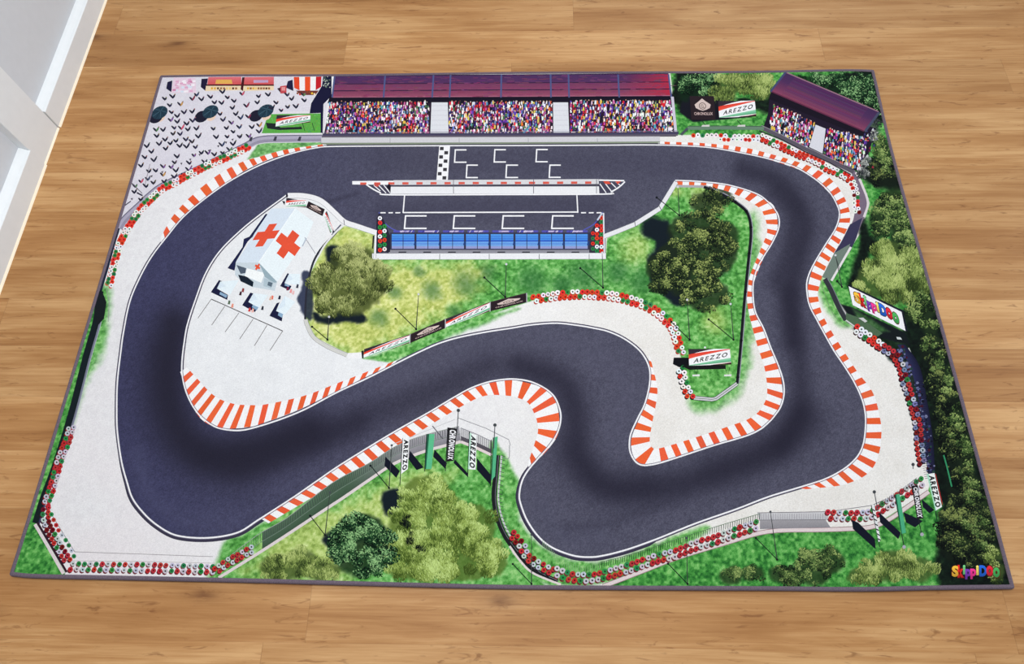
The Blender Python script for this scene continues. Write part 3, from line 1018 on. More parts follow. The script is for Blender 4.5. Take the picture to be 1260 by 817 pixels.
band(rl(0), rl(0.38), rc((74, 48, 92)), rc((84, 50, 92)))
band(rl(0.38), rl(0.70), rc((112, 58, 92)), rc((132, 66, 98)))
band(rl(0.70), rl(1.0), rc((122, 60, 90)), rc((150, 78, 104)))
for t_, wd in ((0.0, 1.0), (0.38, 1.0), (0.70, 1.2), (1.0, 1.0)):
    line(rl(t_), wd, (50, 34, 62) if t_ < 1 else (168, 104, 128))
for i in range(420):
    s, t_ = random.random(), random.random()
    p0 = (1 - t_) * np.array([412 + 410.6 * s, 93.5 - 2.9 * s]) + t_ * np.array([408.8 + 417.2 * s, 119.6 - 2 * s])
    poly([p0, p0 + [random.uniform(3, 10), 0], p0 + [random.uniform(3, 10), .7], p0 + [0, .7]], jit((104 + 30 * t_, 56 + 12 * t_, 94), 14), False)
for xa, xb in ((412, 408.8), (474, 472), (533.5, 531.8), (554.5, 553.2), (617, 616.4), (677.5, 678), (699.5, 700.3), (760.5, 762), (822.5, 826)):
    line([(xa, 91.5), (xb, 120)], 2.0, (78, 88, 134))
CROWD = [(244, 242, 246)] * 5 + [(214, 206, 226), (226, 48, 60), (206, 40, 70), (150, 28, 60), (60, 44, 110), (60, 44, 110), (104, 70, 170), (104, 70, 170), (34, 30, 44), (34, 30, 44), (228, 110, 60), (226, 200, 90), (90, 160, 190), (196, 90, 160), (196, 90, 160), (120, 34, 60), (110, 130, 190), (84, 130, 90)]


def crowd(Q, rows, cols_, dx=0.0):
    """rows of seated onlookers filling a quad"""
    global LAYER
    for r_ in range(rows):
        LAYER += 1
        v0 = (r_ + .5) / rows
        tint = random.random()
        for i in range(cols_):
            u = (i + .5 + random.uniform(-.35, .35)) / cols_
            x, y = quad_map(Q, np.array([[u, v0 + random.uniform(-.3, .3) / rows]]))[0]
            c = random.choice(CROWD)
            if random.random() < 0.25:
                c = CROWD[int((u * 5 + tint * 4) * 3) % len(CROWD)]
            s = random.uniform(.8, 1.25)
            x1 = random.uniform(-.6, .6)
            poly([(x - 1.1 * s, y + 3.0 * s), (x - .9 * s + x1, y - 1.3 * s), (x + .9 * s + x1, y - 1.3 * s), (x + 1.2 * s, y + 2.4 * s)], jit(c, 14), False)
            if random.random() < .45:
                poly([(x + .7 * s, y - .8 * s), (x + 1.5 * s, y - .4 * s), (x + 1.3 * s, y + 2.6 * s), (x + .6 * s, y + 2.4 * s)], (26, 22, 36), False)
            disc(x + x1, y - 1.7 * s, .75 * s, random.choice([(216, 170, 150), (70, 46, 44), (180, 130, 110), (30, 26, 34), (228, 208, 196)]), 5, None, 0, False)


for Q in ([(404.5, 125.5), (527.5, 125), (528.5, 166), (400, 167)], [(553, 125), (679, 124.5), (680, 165.5), (552, 166)], [(701.5, 124), (825, 123.5), (830, 165), (702, 165.5)]):
    crowd(Q, 11, int((Q[1][0] - Q[0][0]) / 2.5))
for a, b, c, d in ((531, 551, 552, 529.5), (680.5, 699, 700.5, 681)):
    poly([(a, 126), (b, 126), (c, 165.5), (d, 165.5)], (220, 222, 228))
    for k in range(6):
        y = 130 + k * 6
        line([(a, y), (b, y)], 0.5, (200, 200, 210))
poly([(825.5, 119), (829, 119), (833.5, 165), (830, 165)], (204, 200, 216))
line([(397, 165.8), (700, 164.8), (835, 163.6)], 3.2, (70, 66, 92))
line([(397, 163), (700, 162), (835, 161)], 0.7, (120, 116, 140))
line([(396, 168.2), (700, 167.4), (834, 166.2)], 2.0, (98, 92, 106))
line([(395, 172.6), (600, 172), (812, 171)], 6.4, (206, 205, 210))
line([(395, 176.6), (600, 176), (812, 174.8)], 1.4, (130, 142, 122))
line([(398, 178.2), (600, 177.4), (812, 176.4)], 0.8, (70, 70, 76))
for x in (395, 480, 565, 650, 735):
    line([(x, 170), (x, 176)], 0.6, (150, 150, 158))

# ---- start line and grid boxes
poly([(540.5, 180), (553.8, 180), (551, 221.5), (537, 221.5)], (240, 240, 243))
for k in range(8):
    y0, y1 = 180.8 + k * 5.15, 184.9 + k * 5.15
    f0 = (y0 - 180) / 41.5
    xl = 541.4 - 3.4 * f0 if k % 2 == 0 else 547.2 - 3.0 * f0
    poly([(xl, y0), (xl + 4.7, y0), (xl + 4.5, y1), (xl - 0.2, y1)], (58, 56, 62))


def gridbox(x0, x1, y0, y1, wd=1.6, lean=1.0):
    line([(x1, y0), (x0 + lean / 2, y0)], wd, WHITE)
    line([(x0 + lean / 2, y0 - wd / 2), (x0 - lean / 2, y1 + wd / 2)], wd, WHITE)
    line([(x0 - lean / 2, y1), (x1, y1)], wd, WHITE)


gridbox(559.8, 574, 184.4, 199.6)
gridbox(608.5, 622.5, 184.2, 199.3)
gridbox(660, 674, 184, 199)
gridbox(574.2, 588, 203.2, 218.5)
gridbox(623, 637.5, 203.2, 218.4)
gridbox(676.2, 690, 203.2, 218.2)
# pit wall island
poly([(448, 228), (484, 226), (752, 225), (768, 223), (745, 239), (478, 240), (462, 236)], (72, 70, 88))
line(smooth([(450, 226.5), (458, 232), (468, 237), (480, 239.6), (600, 239.4), (742, 238.8), (752, 236), (762, 230), (769, 223.5)], 5), 1.7, WHITE)
for xa, ya, xb, yb in ((460, 228, 468, 235), (466, 228, 475, 237.5), (472, 227.5, 481, 238.5), (738, 226, 746, 237.5), (745, 226, 752, 235), (752, 225, 758, 231), (758, 224, 763, 228)):
    line([(xa, ya), (xb, yb)], 1.2, (236, 236, 240))
poly([(433.5, 222.8), (484, 222.4), (484, 227.4), (433.5, 227)], (240, 240, 242))
poly([(484, 221.8), (736.5, 220.4), (737, 226.6), (484, 228)], (212, 212, 216))
poly([(484, 227.6), (737, 226.4), (737, 229.6), (484, 230)], (74, 72, 86))
poly([(481, 229.8), (737, 229.4), (737.5, 238.3), (480, 238.6)], (232, 233, 236))
line([(737, 221.6), (768, 222.4)], 1.8, (238, 238, 240))
for i in range(17):
    x = 447 + i * 17.3
    if x < 735:
        poly([(x - 3.8, 224.4 - (x - 447) * .004), (x + 3.8, 224.4 - (x - 447) * .004), (x + 3.8, 227.2 - (x - 447) * .004), (x - 3.8, 227.4 - (x - 447) * .004)], (214, 92, 78))
poly([(742, 223), (749, 223), (752, 226.5), (745, 226.5)], (214, 84, 66))
poly([(757, 223), (764, 223), (760, 227)], (214, 84, 66))
poly([(460, 225.5), (468, 225.5), (465, 230), (461, 229)], (200, 84, 76))
for x in (558, 656.5, 734):
    line([(x, 221), (x, 238)], 0.8, (96, 94, 106))
poly([(478, 226), (481, 228), (480.5, 238), (476, 230)], (28, 26, 38))
# pit lane marks
line([(497.8, 240.5), (496, 262)], 1.5, WHITE)
line([(709.8, 239), (711, 262)], 1.5, WHITE)
line([(496, 261.6), (711, 260.9)], 1.6, WHITE)
for a, b in ((468, 474.5), (478, 483.5), (486.5, 492.5), (715, 721), (724.5, 730.5), (734, 740)):
    line([(a, 261.8), (b, 261.7)], 1.5, WHITE)
for x in (498.4, 558.4, 618.6, 679.5):
    gridbox(x, x + 26.5, 265.6, 281, 1.8, 1.4)
# pit garages
line(smooth([(466.5, 261), (468, 268), (473, 274), (480, 280), (490, 285)], 5), 1.3, (86, 92, 176))
line(smooth([(741.5, 261), (737, 269), (729, 277), (718, 283)], 5), 1.3, (86, 92, 176))
poly([(480, 286), (730, 286), (730, 312), (476, 312)], (54, 54, 74))
xs = np.linspace(483, 722, 9)
for i in range(8):
    x = 482 + i * 30.45
    line([(x + 2, 284.8), (x + 28, 284.7)], 2.6, (84, 82, 172))
    line([(x + 10, 284.8), (x + 22, 284.6)], 1.8, (190, 178, 214))
    for k in range(5):
        xx = x + 3 + random.random() * 24
        line([(xx, 286), (xx + 2, 283.6)], 0.7, random.choice([(60, 54, 140), (214, 206, 230), (120, 116, 200)]))
    for k in (0, 1):
        x0 = x + k * 14.4
        band([(x0, 288), (x0 + 13.6, 288)], [(x0, 296), (x0 + 13.6, 296)], (84, 152, 226), (66, 132, 220))
        band([(x0, 297), (x0 + 13.6, 297)], [(x0, 303), (x0 + 13.6, 303)], (104, 160, 228), (116, 164, 222))
        poly([(x0, 303), (x0 + 13.6, 303), (x0 + 13.6, 306), (x0, 306)], (148, 154, 204))
        for yy in (291, 293.6, 300):
            line([(x0, yy), (x0 + 13.6, yy)], 0.6, (58, 110, 206))
        line([(x0, 296.5), (x0 + 13.6, 296.5)], 1.2, (38, 66, 176))
    poly([(x + 28.0, 297.5), (x + 30.2, 296), (x + 30.2, 302), (x + 27, 301.5)], (40, 64, 120))
poly([(480, 306.2), (728, 306.2), (728, 311.6), (478, 311.6)], (142, 142, 152))
poly([(480, 306.2), (728, 306.2), (728, 307.6), (480, 307.6)], (66, 64, 84))
for i in range(8):
    poly([(491 + i * 30.4, 309.6), (500 + i * 30.4, 309.6), (500 + i * 30.4, 311), (490 + i * 30.4, 311)], (44, 44, 54))
# side pieces with their tyres
poly([(463.5, 268), (467, 262), (472, 270), (476, 280), (480, 290), (480, 310), (462.5, 311), (463, 280)], (40, 38, 54))
poly([(725.5, 288), (731, 278), (741, 262), (743.5, 311), (725, 311)], (52, 50, 64))
for i, k in enumerate('wrgrwrgr'):
    tyre(467.5 + (i % 2) * .2, 268.5 + i * 5.6, 2.7, k)
for i, k in enumerate('gwgrgw'):
    tyre(473.2, 278.5 + i * 5.6, 2.7, k)
for i, k in enumerate('rgrrgrrwr'):
    tyre(740, 268 + i * 5.1, 2.6, k)
for i, k in enumerate('rwrrgwg'):
    tyre(734.5, 277.5 + i * 5.2, 2.6, k)
for i, k in enumerate('rgrg'):
    tyre(729.5, 287 + i * 6.4, 2.4, k)
line([(742.6, 262), (743.6, 312)], 1.7, (222, 224, 232))
line([(741, 262), (735, 271)], 2.0, (196, 206, 222))
solid_wall([(458, 315.6), (600, 315.4), (745.5, 315)], 7.0, (233, 234, 238), (170, 172, 176))
solid_wall([(462.3, 285), (461.2, 318)], 2.4, (236, 236, 240))
line([(459.6, 290), (458.6, 306)], 1.8, (34, 34, 40))
for x in (541, 602, 663.5, 725):
    line([(x, 312.5), (x, 319)], 0.8, (110, 110, 118))
# walls of the pit entry and exit
solid_wall(smooth([(354, 240.6), (372, 240.8), (388, 244), (399, 250), (412, 262), (424, 273), (438, 278), (463, 286.5)], 4), 6.0, (236, 236, 238), (150, 150, 160))
solid_wall([(743, 291), (760, 284.5), (781, 276), (812, 256.5), (832, 224)], 5.2, (228, 228, 232), (120, 122, 128))
for a, b in (((781, 273), (782, 279)), ((811, 253), (814, 259)), ((423, 270), (424, 277))):
    line([a, b], 0.8, (90, 90, 98))

# ---- fences
dark_fence = (26, 28, 34)
rf = smooth([(832, 229), (860, 229.5), (866, 230), (890, 240), (908, 251), (920, 263), (924, 285), (921, 320), (916, 370), (911, 430), (907, 472)], 5)
line(rf[:14], 3, (172, 170, 176))
line(rf[10:], 3.6, dark_fence)
line(rf[10:], 1.1, (150, 150, 162), -2.2)
for i in range(14, len(rf), 5):
    disc(rf[i][0], rf[i][1], 2.2, (18, 18, 24), 6, None, 0, False)
solid_wall([(907, 472), (881, 490.5), (876, 491.5), (853, 489.5)], 4.2, (206, 208, 210), (60, 62, 62), 1.4)
line([(907, 472), (881, 490.5), (876, 491.5), (853, 489.5)], 0.8, (110, 112, 114))
line(smooth([(420, 277), (412, 288), (401, 299), (391, 312), (384, 327), (378, 352), (376, 375), (375.5, 393)], 5), 2.6, (44, 46, 58))
line(smooth([(424, 279), (404, 301), (394, 318)], 5), 2.0, (226, 226, 226), 3.2)
solid_wall(smooth([(376, 393), (378, 400), (386, 415), (404, 427), (427, 437)], 4), 4.6, (208, 208, 204), (130, 130, 130))
poly([(428, 434.5), (445, 433.5), (446, 441), (428, 441)], (240, 240, 242))
poly([(444.5, 432), (447.5, 431), (447.8, 441), (445.4, 441)], (36, 34, 36))
# left fence
lfn = smooth([(147, 281), (140, 303), (133, 328), (124, 358), (121, 378), (118, 398), (106, 440), (92, 495), (82, 530), (66, 580), (54, 612), (44, 644)], 5)
line(lfn[:16], np.linspace(3.5, 5, 16), (34, 40, 60), 1.0)
line(lfn[15:], 8.0, (22, 32, 36), 0.5)
line(lfn[18:42], 2.2, (118, 122, 140), -4.6)
line(lfn[18:42], 0.8, (170, 174, 184), -6.0)
line(lfn[40:], 2.0, (66, 60, 96), -4.0)
poly([(118, 362), (125, 356), (131, 372), (128, 392), (119, 402), (116, 385)], (24, 30, 34))
line([(131, 356), (134.5, 372), (133, 396)], 0.8, (150, 156, 150))
line([(43, 645), (60, 674), (78, 706)], 4.0, (222, 210, 212))
line([(46, 643), (62, 670), (82, 704)], 3.0, (52, 30, 44))
line([(64, 634), (80, 660), (92, 679)], 0.7, (120, 120, 124))
line([(92, 679), (180, 682), (262, 685)], 0.7, (150, 146, 148))
line([(88, 690), (180, 691), (264, 693)], 0.6, (178, 170, 172))
# lower fence, left wing
A = np.array([(269, 711), (315, 682.5), (350, 660), (400, 627), (423, 612), (455, 590), (485, 570.5), (522, 555.5), (567, 543.5)], float)
B = A + np.array([(-2, -14), (0, -23), (2, -22), (-6, -22), (-4, -24), (-1, -20), (3, -22), (0, -20), (-2, -19)], float)
Af, Bf = smooth(A, 5), smooth(B, 5)
x_ = Af[:, 0:1]
gcol = np.clip((x_ - 430) / 70, 0, 1)
cB_ = np.array((84, 110, 88)) * (1 - gcol) + np.array((168, 166, 172)) * gcol
cA_ = np.array((58, 82, 64)) * (1 - gcol) + np.array((126, 124, 132)) * gcol
band(Af[6:], Bf[6:], cA_[6:], cB_[6:])
for i in range(0, len(Af) - 1):
    for t_ in (0.0, 0.33, 0.66):
        a = Af[i] * (1 - t_) + Af[i + 1] * t_
        b = Bf[i] * (1 - t_) + Bf[i + 1] * t_
        line([a * .45 + b * .55, b], 0.6, (58, 66, 66), 0, False, False)
line(Bf, 0.8, (150, 158, 152))
line(Af * .5 + Bf * .5, 0.7, (110, 128, 116))
line(Af, 3.6, (220, 210, 210))
# lower fence, right wing
A = np.array([(567, 543.5), (586, 551), (605, 560)], float)
B = np.array([(567, 520), (598, 531), (628, 545)], float)
band(A, A - [0, 7], (84, 80, 88))
for t_ in np.linspace(0, 1, 24):
    a = A[0] * (1 - t_) + A[2] * t_
    line([a - [0, 6], a - [0, 17]], 0.7, (88, 88, 96), 0, False, False)
line(A - [0, 17], 0.8, (130, 130, 138))
line([(563, 514), (598, 527), (626, 541), (628, 548)], 0.8, (140, 140, 146))
line([(480, 548), (520, 532), (560, 516)], 0.7, (196, 196, 200))
line(A, 3.4, (222, 208, 208))
# lower fence, side run
sf = smooth([(612, 560), (610, 585), (608, 612), (612, 636), (622, 660), (640, 684), (660, 703), (686, 716)], 5)
line(sf, 6.5, (30, 32, 36))
line(sf, 0.8, (110, 112, 118), -1.5)
line(sf[:22], 2.0, (196, 198, 200), -5.2)
for i in range(0, 22):
    p0 = sf[i]
    line([p0 + [4, 0], p0 + [10, 2]], 0.7, (70, 76, 76), 0, False, False)
line(smooth([(627, 672), (640, 690), (654, 704), (676, 714), (690, 719)], 4), 2.6, (222, 212, 210))
line(smooth([(617, 562), (626, 564), (627, 548)], 4), 0.8, (120, 122, 128))
# south wall
sw = smooth([(742, 721.5), (790, 703), (831, 687), (890, 669), (945, 654), (1008, 652), (1040, 651), (1072, 648.5), (1095, 638.5), (1119, 622), (1143, 605)], 5)
line(sw, 5.0, (222, 208, 208))
line(sw, 0.8, (150, 120, 124), 2.6)
line(sw, 0.8, (150, 120, 124), -2.6)
# grey barrier without tyres
band([(935, 640), (1016, 640)], [(935, 651), (1022, 649)], (158, 156, 160), (140, 138, 144))
band([(932, 631), (1018, 630)], [(935, 640.5), (1018, 640)], (202, 201, 204), (186, 186, 190))
line([(932, 631), (1020, 629.5), (1072, 622), (1100, 610), (1128, 588)], 0.8, (110, 108, 114))
line([(932, 640), (1016, 639.5)], 0.7, (90, 88, 94))
for i in range(30):
    x = 934 + i * 2.9
    line([(x, 632), (x, 640)], 0.5, (140, 138, 144), 0, False, False)
# right-hand walls and fence
poly([(1047, 205), (1056, 214), (1066, 240), (1068, 250), (1063, 268), (1055, 288), (1046, 300), (1040, 296), (1050, 270), (1054, 250), (1050, 228)], (120, 106, 124))
poly([(1046, 276), (1061, 268), (1054, 292), (1046, 310), (1026, 312), (1036, 296)], (58, 56, 84))
line(smooth([(1053, 212), (1060, 226), (1068, 249), (1063, 267)], 5), 2.8, (218, 210, 212))
poly([(1026.5, 311.5), (1046, 300), (1043, 312), (1022.5, 345), (1011.5, 341), (1018, 328)], (112, 128, 118))
line([(1047, 304), (1023, 345.5)], 2.8, (226, 222, 222))
line([(1027, 312), (1035, 336)], 0.7, (60, 70, 66))
line(smooth([(1015, 343), (1022, 356), (1032, 378), (1041, 394)], 4), 6.0, (52, 54, 60))
line(smooth([(1018, 342), (1026, 357), (1036, 379), (1043, 391)], 4), 0.9, (120, 124, 132))
line(smooth([(1009, 343), (1014, 360), (1026, 388), (1042, 402)], 4), 0.7, (120, 140, 112))
poly([(1041, 385), (1060, 392), (1086, 410), (1080, 414), (1050, 402), (1041, 396)], (78, 104, 78))
line([(1041, 394), (1052, 402)], 1.6, (206, 208, 206))
line(smooth([(1118, 428), (1128, 452), (1136, 486), (1141, 510)], 4), 1.2, (206, 206, 206))
band(smooth([(1104, 424), (1120, 452), (1132, 500), (1136, 540), (1143, 590)], 4), smooth([(1114, 424), (1132, 452), (1142, 500), (1148, 540), (1151, 590)], 4), (44, 46, 84), (24, 26, 48))

for i in range(150):
    t_ = random.random()
    x = np.interp(t_, [0, .3, .6, 1], [1106, 1126, 1139, 1146]) + random.uniform(-5, 5)
    y = 426 + 160 * t_
    disc(x, y, random.uniform(.8, 2.2), random.choice([(70, 22, 36), (96, 104, 150), (58, 60, 104), (28, 28, 52), (18, 20, 36), (120, 124, 160), (40, 66, 60)]), 7)
# ---------------------------------------------------------------- tyre walls
tyre_row([(306, 180), (279, 193), (261, 200.5), (243, 209.5), (229, 216.5), (218, 223), (204, 229.5), (195.5, 235.5), (188, 242.5), (179, 251.5), (172.5, 258), (162.5, 273), (155, 285), (148, 299), (143, 316.5), (138, 336.5), (134.5, 351)],
         (-2.2, 2.4), 5.0, 2.7, 0, 'rrwwggrrwwwggrrwwgrrww', (206, 92, 74))
tyre_row([(853, 166.5), (900, 167), (938, 168)], (0,), 5.6, 2.8, 2, 'gwrwgwwwrwgwwwwrw')
tyre_row([(886, 171.5), (938, 172.5)], (0,), 5.4, 2.6, 3, 'rrwwrrwww')
tyre_row([(937, 168.5), (956, 177), (971, 184), (986.5, 191), (1004, 197.5), (1019, 207), (1036, 214), (1047, 221)], (-2.4, 2.4), 5.2, 2.7, 5, 'rrrrwwwwgrrrgwwrrr', (110, 24, 28))
tyre_row([(1048.5, 224), (1052, 233), (1053.5, 242), (1053, 252), (1055, 262)], (-2.2, 2.2), 5.0, 2.6, 1, 'wwwwwgrrwd')
tyre_row([(657, 368), (677.5, 364.5), (702.5, 362), (730, 362.5), (755, 364), (772.5, 368), (792.5, 374.5), (807.5, 383), (820, 393), (829, 404), (833, 415.5), (836, 426), (838.5, 434)], (-3, 3), 6.0, 3.1, 4, 'rwwwrrwwwwrgwwrrrrgwwwrrwwwggrrwg', (176, 62, 46))
poly([(829, 440), (848, 440), (848, 450), (836, 452), (828, 448)], (16, 18, 24))
tyre_row([(837.5, 453), (840, 463), (843, 473), (846.5, 482.5), (850, 489)], (-3, 3), 6.0, 3.1, 0, 'gwwgwwrwwrrr', (24, 24, 28))
tyre_row([(1053, 404), (1063, 411), (1073.5, 417.5), (1084, 426)], (-3, 3), 6.6, 3.4, 0, 'rwwwrwwgrr', (60, 20, 24))
tyre_row([(1084, 426), (1100, 436), (1108, 449), (1114, 470), (1121, 492), (1129, 520), (1131.5, 548), (1135, 570)], (3.0, -3.0), 6.4, 3.2, 0, 'qbvdqqqqdbvbdgqqqvbdbqqqqdbvbb', (30, 20, 34))
tyre_row([(88, 525), (82.5, 544), (76, 559), (71, 575.5), (65.5, 595.5), (60, 611), (57, 621)], (-2.8, 2.8), 6.4, 3.1, 0, 'wwrrgwwgrrwwwrggrrgwwrggww', (150, 30, 36), True)
tyre_row([(57, 624), (57, 640), (64, 656), (73, 672), (84, 690)], (-2.8, 3.6), 6.2, 3.1, 0, 'rrrdddgwwddrrgw', (60, 22, 40), True)
tyre_row([(60, 634), (68, 652), (80, 670), (88, 686)], (-3.5,), 7, 2.9, 2, 'gwgrrrwg', None, True)
tyre_row([(90, 693.6), (180, 694.5), (262, 697)], (0,), 7.2, 3.1, 0, 'wggwgrwrgrwrgwrrrwwgwwg', (120, 60, 66), True)
tyre_row([(87, 700.4), (180, 702), (262, 704)], (0,), 7.2, 3.2, 4, 'wgrwrwwgrgwgwwgwwrrrwgrwr', (110, 40, 48), True)
tyre_row([(266, 702), (278, 693), (291, 686), (311, 675.5)], (-3, 3), 6.8, 3.1, 0, 'rwrwrrwrwrrww', (96, 40, 46), True)
tyre_row([(630, 657), (642.5, 671), (648, 684), (664, 695), (680, 703)], (-3, 3.4), 7, 3.3, 0, 'rrdwwrdwrwrwwr', (40, 24, 32), True)
tyre_row([(684, 703), (698, 708.5), (718, 711), (738, 709), (755.5, 704), (780.6, 696.5), (806, 687.5), (831, 681), (856, 671), (881, 663.5), (906, 654.4), (932, 645.6)], (-4, 3.8), 7.0, 3.5, 6, 'wwrrrrwwgrwwgrrgwwwgrrrwwgwwrrr', (110, 44, 50), True)
tyre_row([(1019, 634), (1045, 634.5), (1071, 633), (1093, 620), (1118, 604), (1136, 592)], (-4, 3.5), 7.0, 3.4, 0, 'rrwgrrwwgrgwwrrwwggrrww', (110, 44, 50), True)
# pickets in front of the long tyre wall
pk = resample(smooth([(738, 692), (780, 681), (831, 664), (881, 648), (935, 632)], 5), 2.9)
for p0 in pk:
    line([p0, p0 + [-0.5, 7]], 0.7, (34, 60, 40), 0, False, False)
line(pk, 0.7, (90, 120, 90))
pk = resample(smooth([(668, 664), (690, 686), (715, 696), (738, 692)], 5), 3.0)
for p0 in pk:
    line([p0, p0 + [0, 9]], 0.6, (130, 166, 120), 0, False, False)
pk = resample(smooth([(1074, 622), (1100, 607), (1130, 588)], 5), 3.0)
for p0 in pk:
    line([p0, p0 + [-0.5, 7]], 0.6, (70, 74, 76), 0, False, False)
pk = resample(smooth([(1129, 470), (1135, 520), (1139, 560), (1144, 588)], 5), 2.6)
for p0 in pk:
    line([p0 + [-6, 1], p0 + [6, -1]], 0.5, (22, 24, 40), 0, False, False)

# ---------------------------------------------------------------- trees and shrubs of the print
PAL = {'willow': ((62, 84, 30), (140, 164, 78), (196, 220, 136)), 'olive': ((44, 54, 26), (112, 124, 66), (180, 188, 122)),
       'dark': ((14, 24, 18), (62, 80, 42), (154, 168, 96)), 'green': ((8, 24, 16), (30, 70, 38), (146, 190, 128)),
       'bush': ((16, 28, 18), (74, 102, 52), (156, 176, 104)), 'night': ((8, 14, 14), (42, 58, 34), (130, 144, 80)),
       'mossy': ((44, 60, 28), (120, 142, 70), (184, 200, 122)), 'silver': ((40, 44, 48), (120, 124, 120), (190, 194, 186))}
EDGE = np.concatenate([PIX[0, :], PIX[:, -1], PIX[-1, ::-1], PIX[::-1, 0]])[::8]
LIGHT = np.array((0.25, -0.97))


def tree(kind, lobes, dens=1.0, size=1.0, clump=8.0, gap=0.12, stroke=False, spread=0.24, noise=0.22):
    """lobes: (x, y, rx, ry). Clumps of leaves, drawn from the far side to the near side."""
    global LAYER, NV
    d, m_, l = (np.array(c, float) for c in PAL[kind])
    for (x, y, rx, ry) in lobes:
        a = np.linspace(0, 6.2832, 19)[:-1]
        w_, mk = region(np.stack([x + rx * np.cos(a), y + ry * np.sin(a)], 1), 3.5, 5, int(x))
        mk = mk * .8
        RGB[w_] = RGB[w_] * (1 - mk) + (d * .65 + m_ * .35).astype(np.float32) * mk
    cl = []
    for (x, y, rx, ry) in lobes:
        k = max(4, int(1.9 * rx * ry / (clump * clump) * dens))
        a, r_ = rng.random(k) * 6.283, np.sqrt(rng.random(k))
        cx, cy = x + rx * r_ * np.cos(a), y + ry * r_ * np.sin(a)
        dark_ = rng.random(k) < gap
        for i in range(k):
            cl.append((cy[i] + rng.normal() * 7, cx[i], cy[i], clump * rng.uniform(.7, 1.25), dark_[i], (cy[i] - y) / ry, (cx[i] - x) / rx))
    cl.sort()
    for _, cx, cy, r_, dk, rely, relx in cl:
        n_ = int((105 if stroke else 76) * (r_ / 8.0) ** 2 / size ** 1.3) + 8
        a, q = rng.random(n_) * 6.283, np.sqrt(rng.random(n_))
        ox, oy = q * np.cos(a), q * np.sin(a)
        px, py = cx + ox * r_, cy + oy * r_ * .9
        f_ = 0.5 + spread * (ox * LIGHT[0] + oy * LIGHT[1]) + rng.normal(0, noise, n_) - 0.10 * rely + (-.6 if dk else 0)
        f_ += 1.15 * (vnoise(15.0, 900, 2, px, py) - .5)
        f_ = np.clip(f_, 0, 1)[:, None]
        C = np.where(f_ < .5, d + (m_ - d) * f_ * 2, m_ + (l - m_) * (f_ - .5) * 2)
        if stroke:
            ang = math.pi / 2 + relx * 0.5 + ox * 0.25 + rng.normal(0, .38, n_)
            ln, wd = rng.uniform(1.3, 3.0, n_) * size, rng.uniform(.32, .58, n_) * size
        else:
            ang = rng.random(n_) * 3.1416
            ln, wd = rng.uniform(.8, 1.7, n_) * size, rng.uniform(.5, .9, n_) * size
        ux, uy = np.cos(ang), np.sin(ang)
        P = np.stack([np.stack([px + ux * ln, py + uy * ln], 1), np.stack([px - uy * wd, py + ux * wd], 1),
                      np.stack([px - ux * ln, py - uy * ln], 1), np.stack([px + uy * wd, py - ux * wd], 1)], 1)
        ok = inside(EDGE, P[..., 0], P[..., 1]).all(1)
        P, C = P[ok], C[ok]
        k = len(P)
        if not k:
            continue
        QV.append(P.reshape(-1, 2))
        QZ.append(np.repeat([stack(p_, ((0, 1, 2, 3),)) for p_ in P], 4))
        QC.append(np.repeat(C, 4, 0))
        QF.extend([(NV + 4 * i, NV + 4 * i + 1, NV + 4 * i + 2, NV + 4 * i + 3) for i in range(k)])
        NV += 4 * k


tree('olive', [(430, 325, 26, 22), (414, 352, 30, 24), (452, 345, 26, 30), (424, 376, 32, 12), (450, 322, 14, 18)], 1.0, 1.0, 8, .10, True)
tree('dark', [(870, 250, 20, 16), (856, 285, 36, 24), (872, 310, 36, 30), (848, 340, 36, 24), (868, 362, 30, 20), (830, 318, 22, 22), (892, 295, 16, 22)], .72, 1.0, 6, .20, False, .42, .32)
tree('dark', [(884, 242, 16, 12), (812, 350, 14, 12), (806, 330, 10, 14)], .7, 1.0, 6, .4)
# bottom edge
tree('mossy', [(350, 698, 28, 14), (395, 702, 24, 12), (372, 688, 18, 12), (335, 704, 12, 8)], 1.0, 1.0, 8, .10, True)
tree('willow', [(500, 680, 30, 34), (495, 645, 16, 18)], 1.0, 1.0, 8, .08, True)
tree('willow', [(525, 610, 34, 24), (545, 640, 40, 30), (580, 650, 30, 30), (560, 690, 54, 26), (605, 685, 18, 24), (520, 690, 20, 24)], 1.05, 1.0, 9, .07, True)
tree('night', [(499, 640, 4, 8), (504, 660, 4, 9), (514, 677, 6, 6)], .6, .9, 4, .5, True)
tree('willow', [(520, 692, 10, 8)], .6, 1.0, 7, .2, True)
tree('green', [(446, 672, 38, 38), (440, 650, 24, 18), (420, 665, 14, 18), (470, 675, 16, 24)], 1.15, 1.15, 7, .16, False, .2, .36)
tree('bush', [(900, 708, 12, 10), (925, 706, 16, 10), (965, 706, 18, 12)], .9, 1.0, 6, .22)
tree('bush', [(1000, 700, 24, 20), (1022, 690, 18, 16), (975, 708, 18, 10), (992, 682, 8, 8)], .95, 1.0, 6, .3)
tree('mossy', [(1088, 700, 30, 17), (1130, 700, 22, 16), (1100, 688, 20, 12), (1062, 709, 18, 8)], 1.0, 1.0, 8, .08, True)
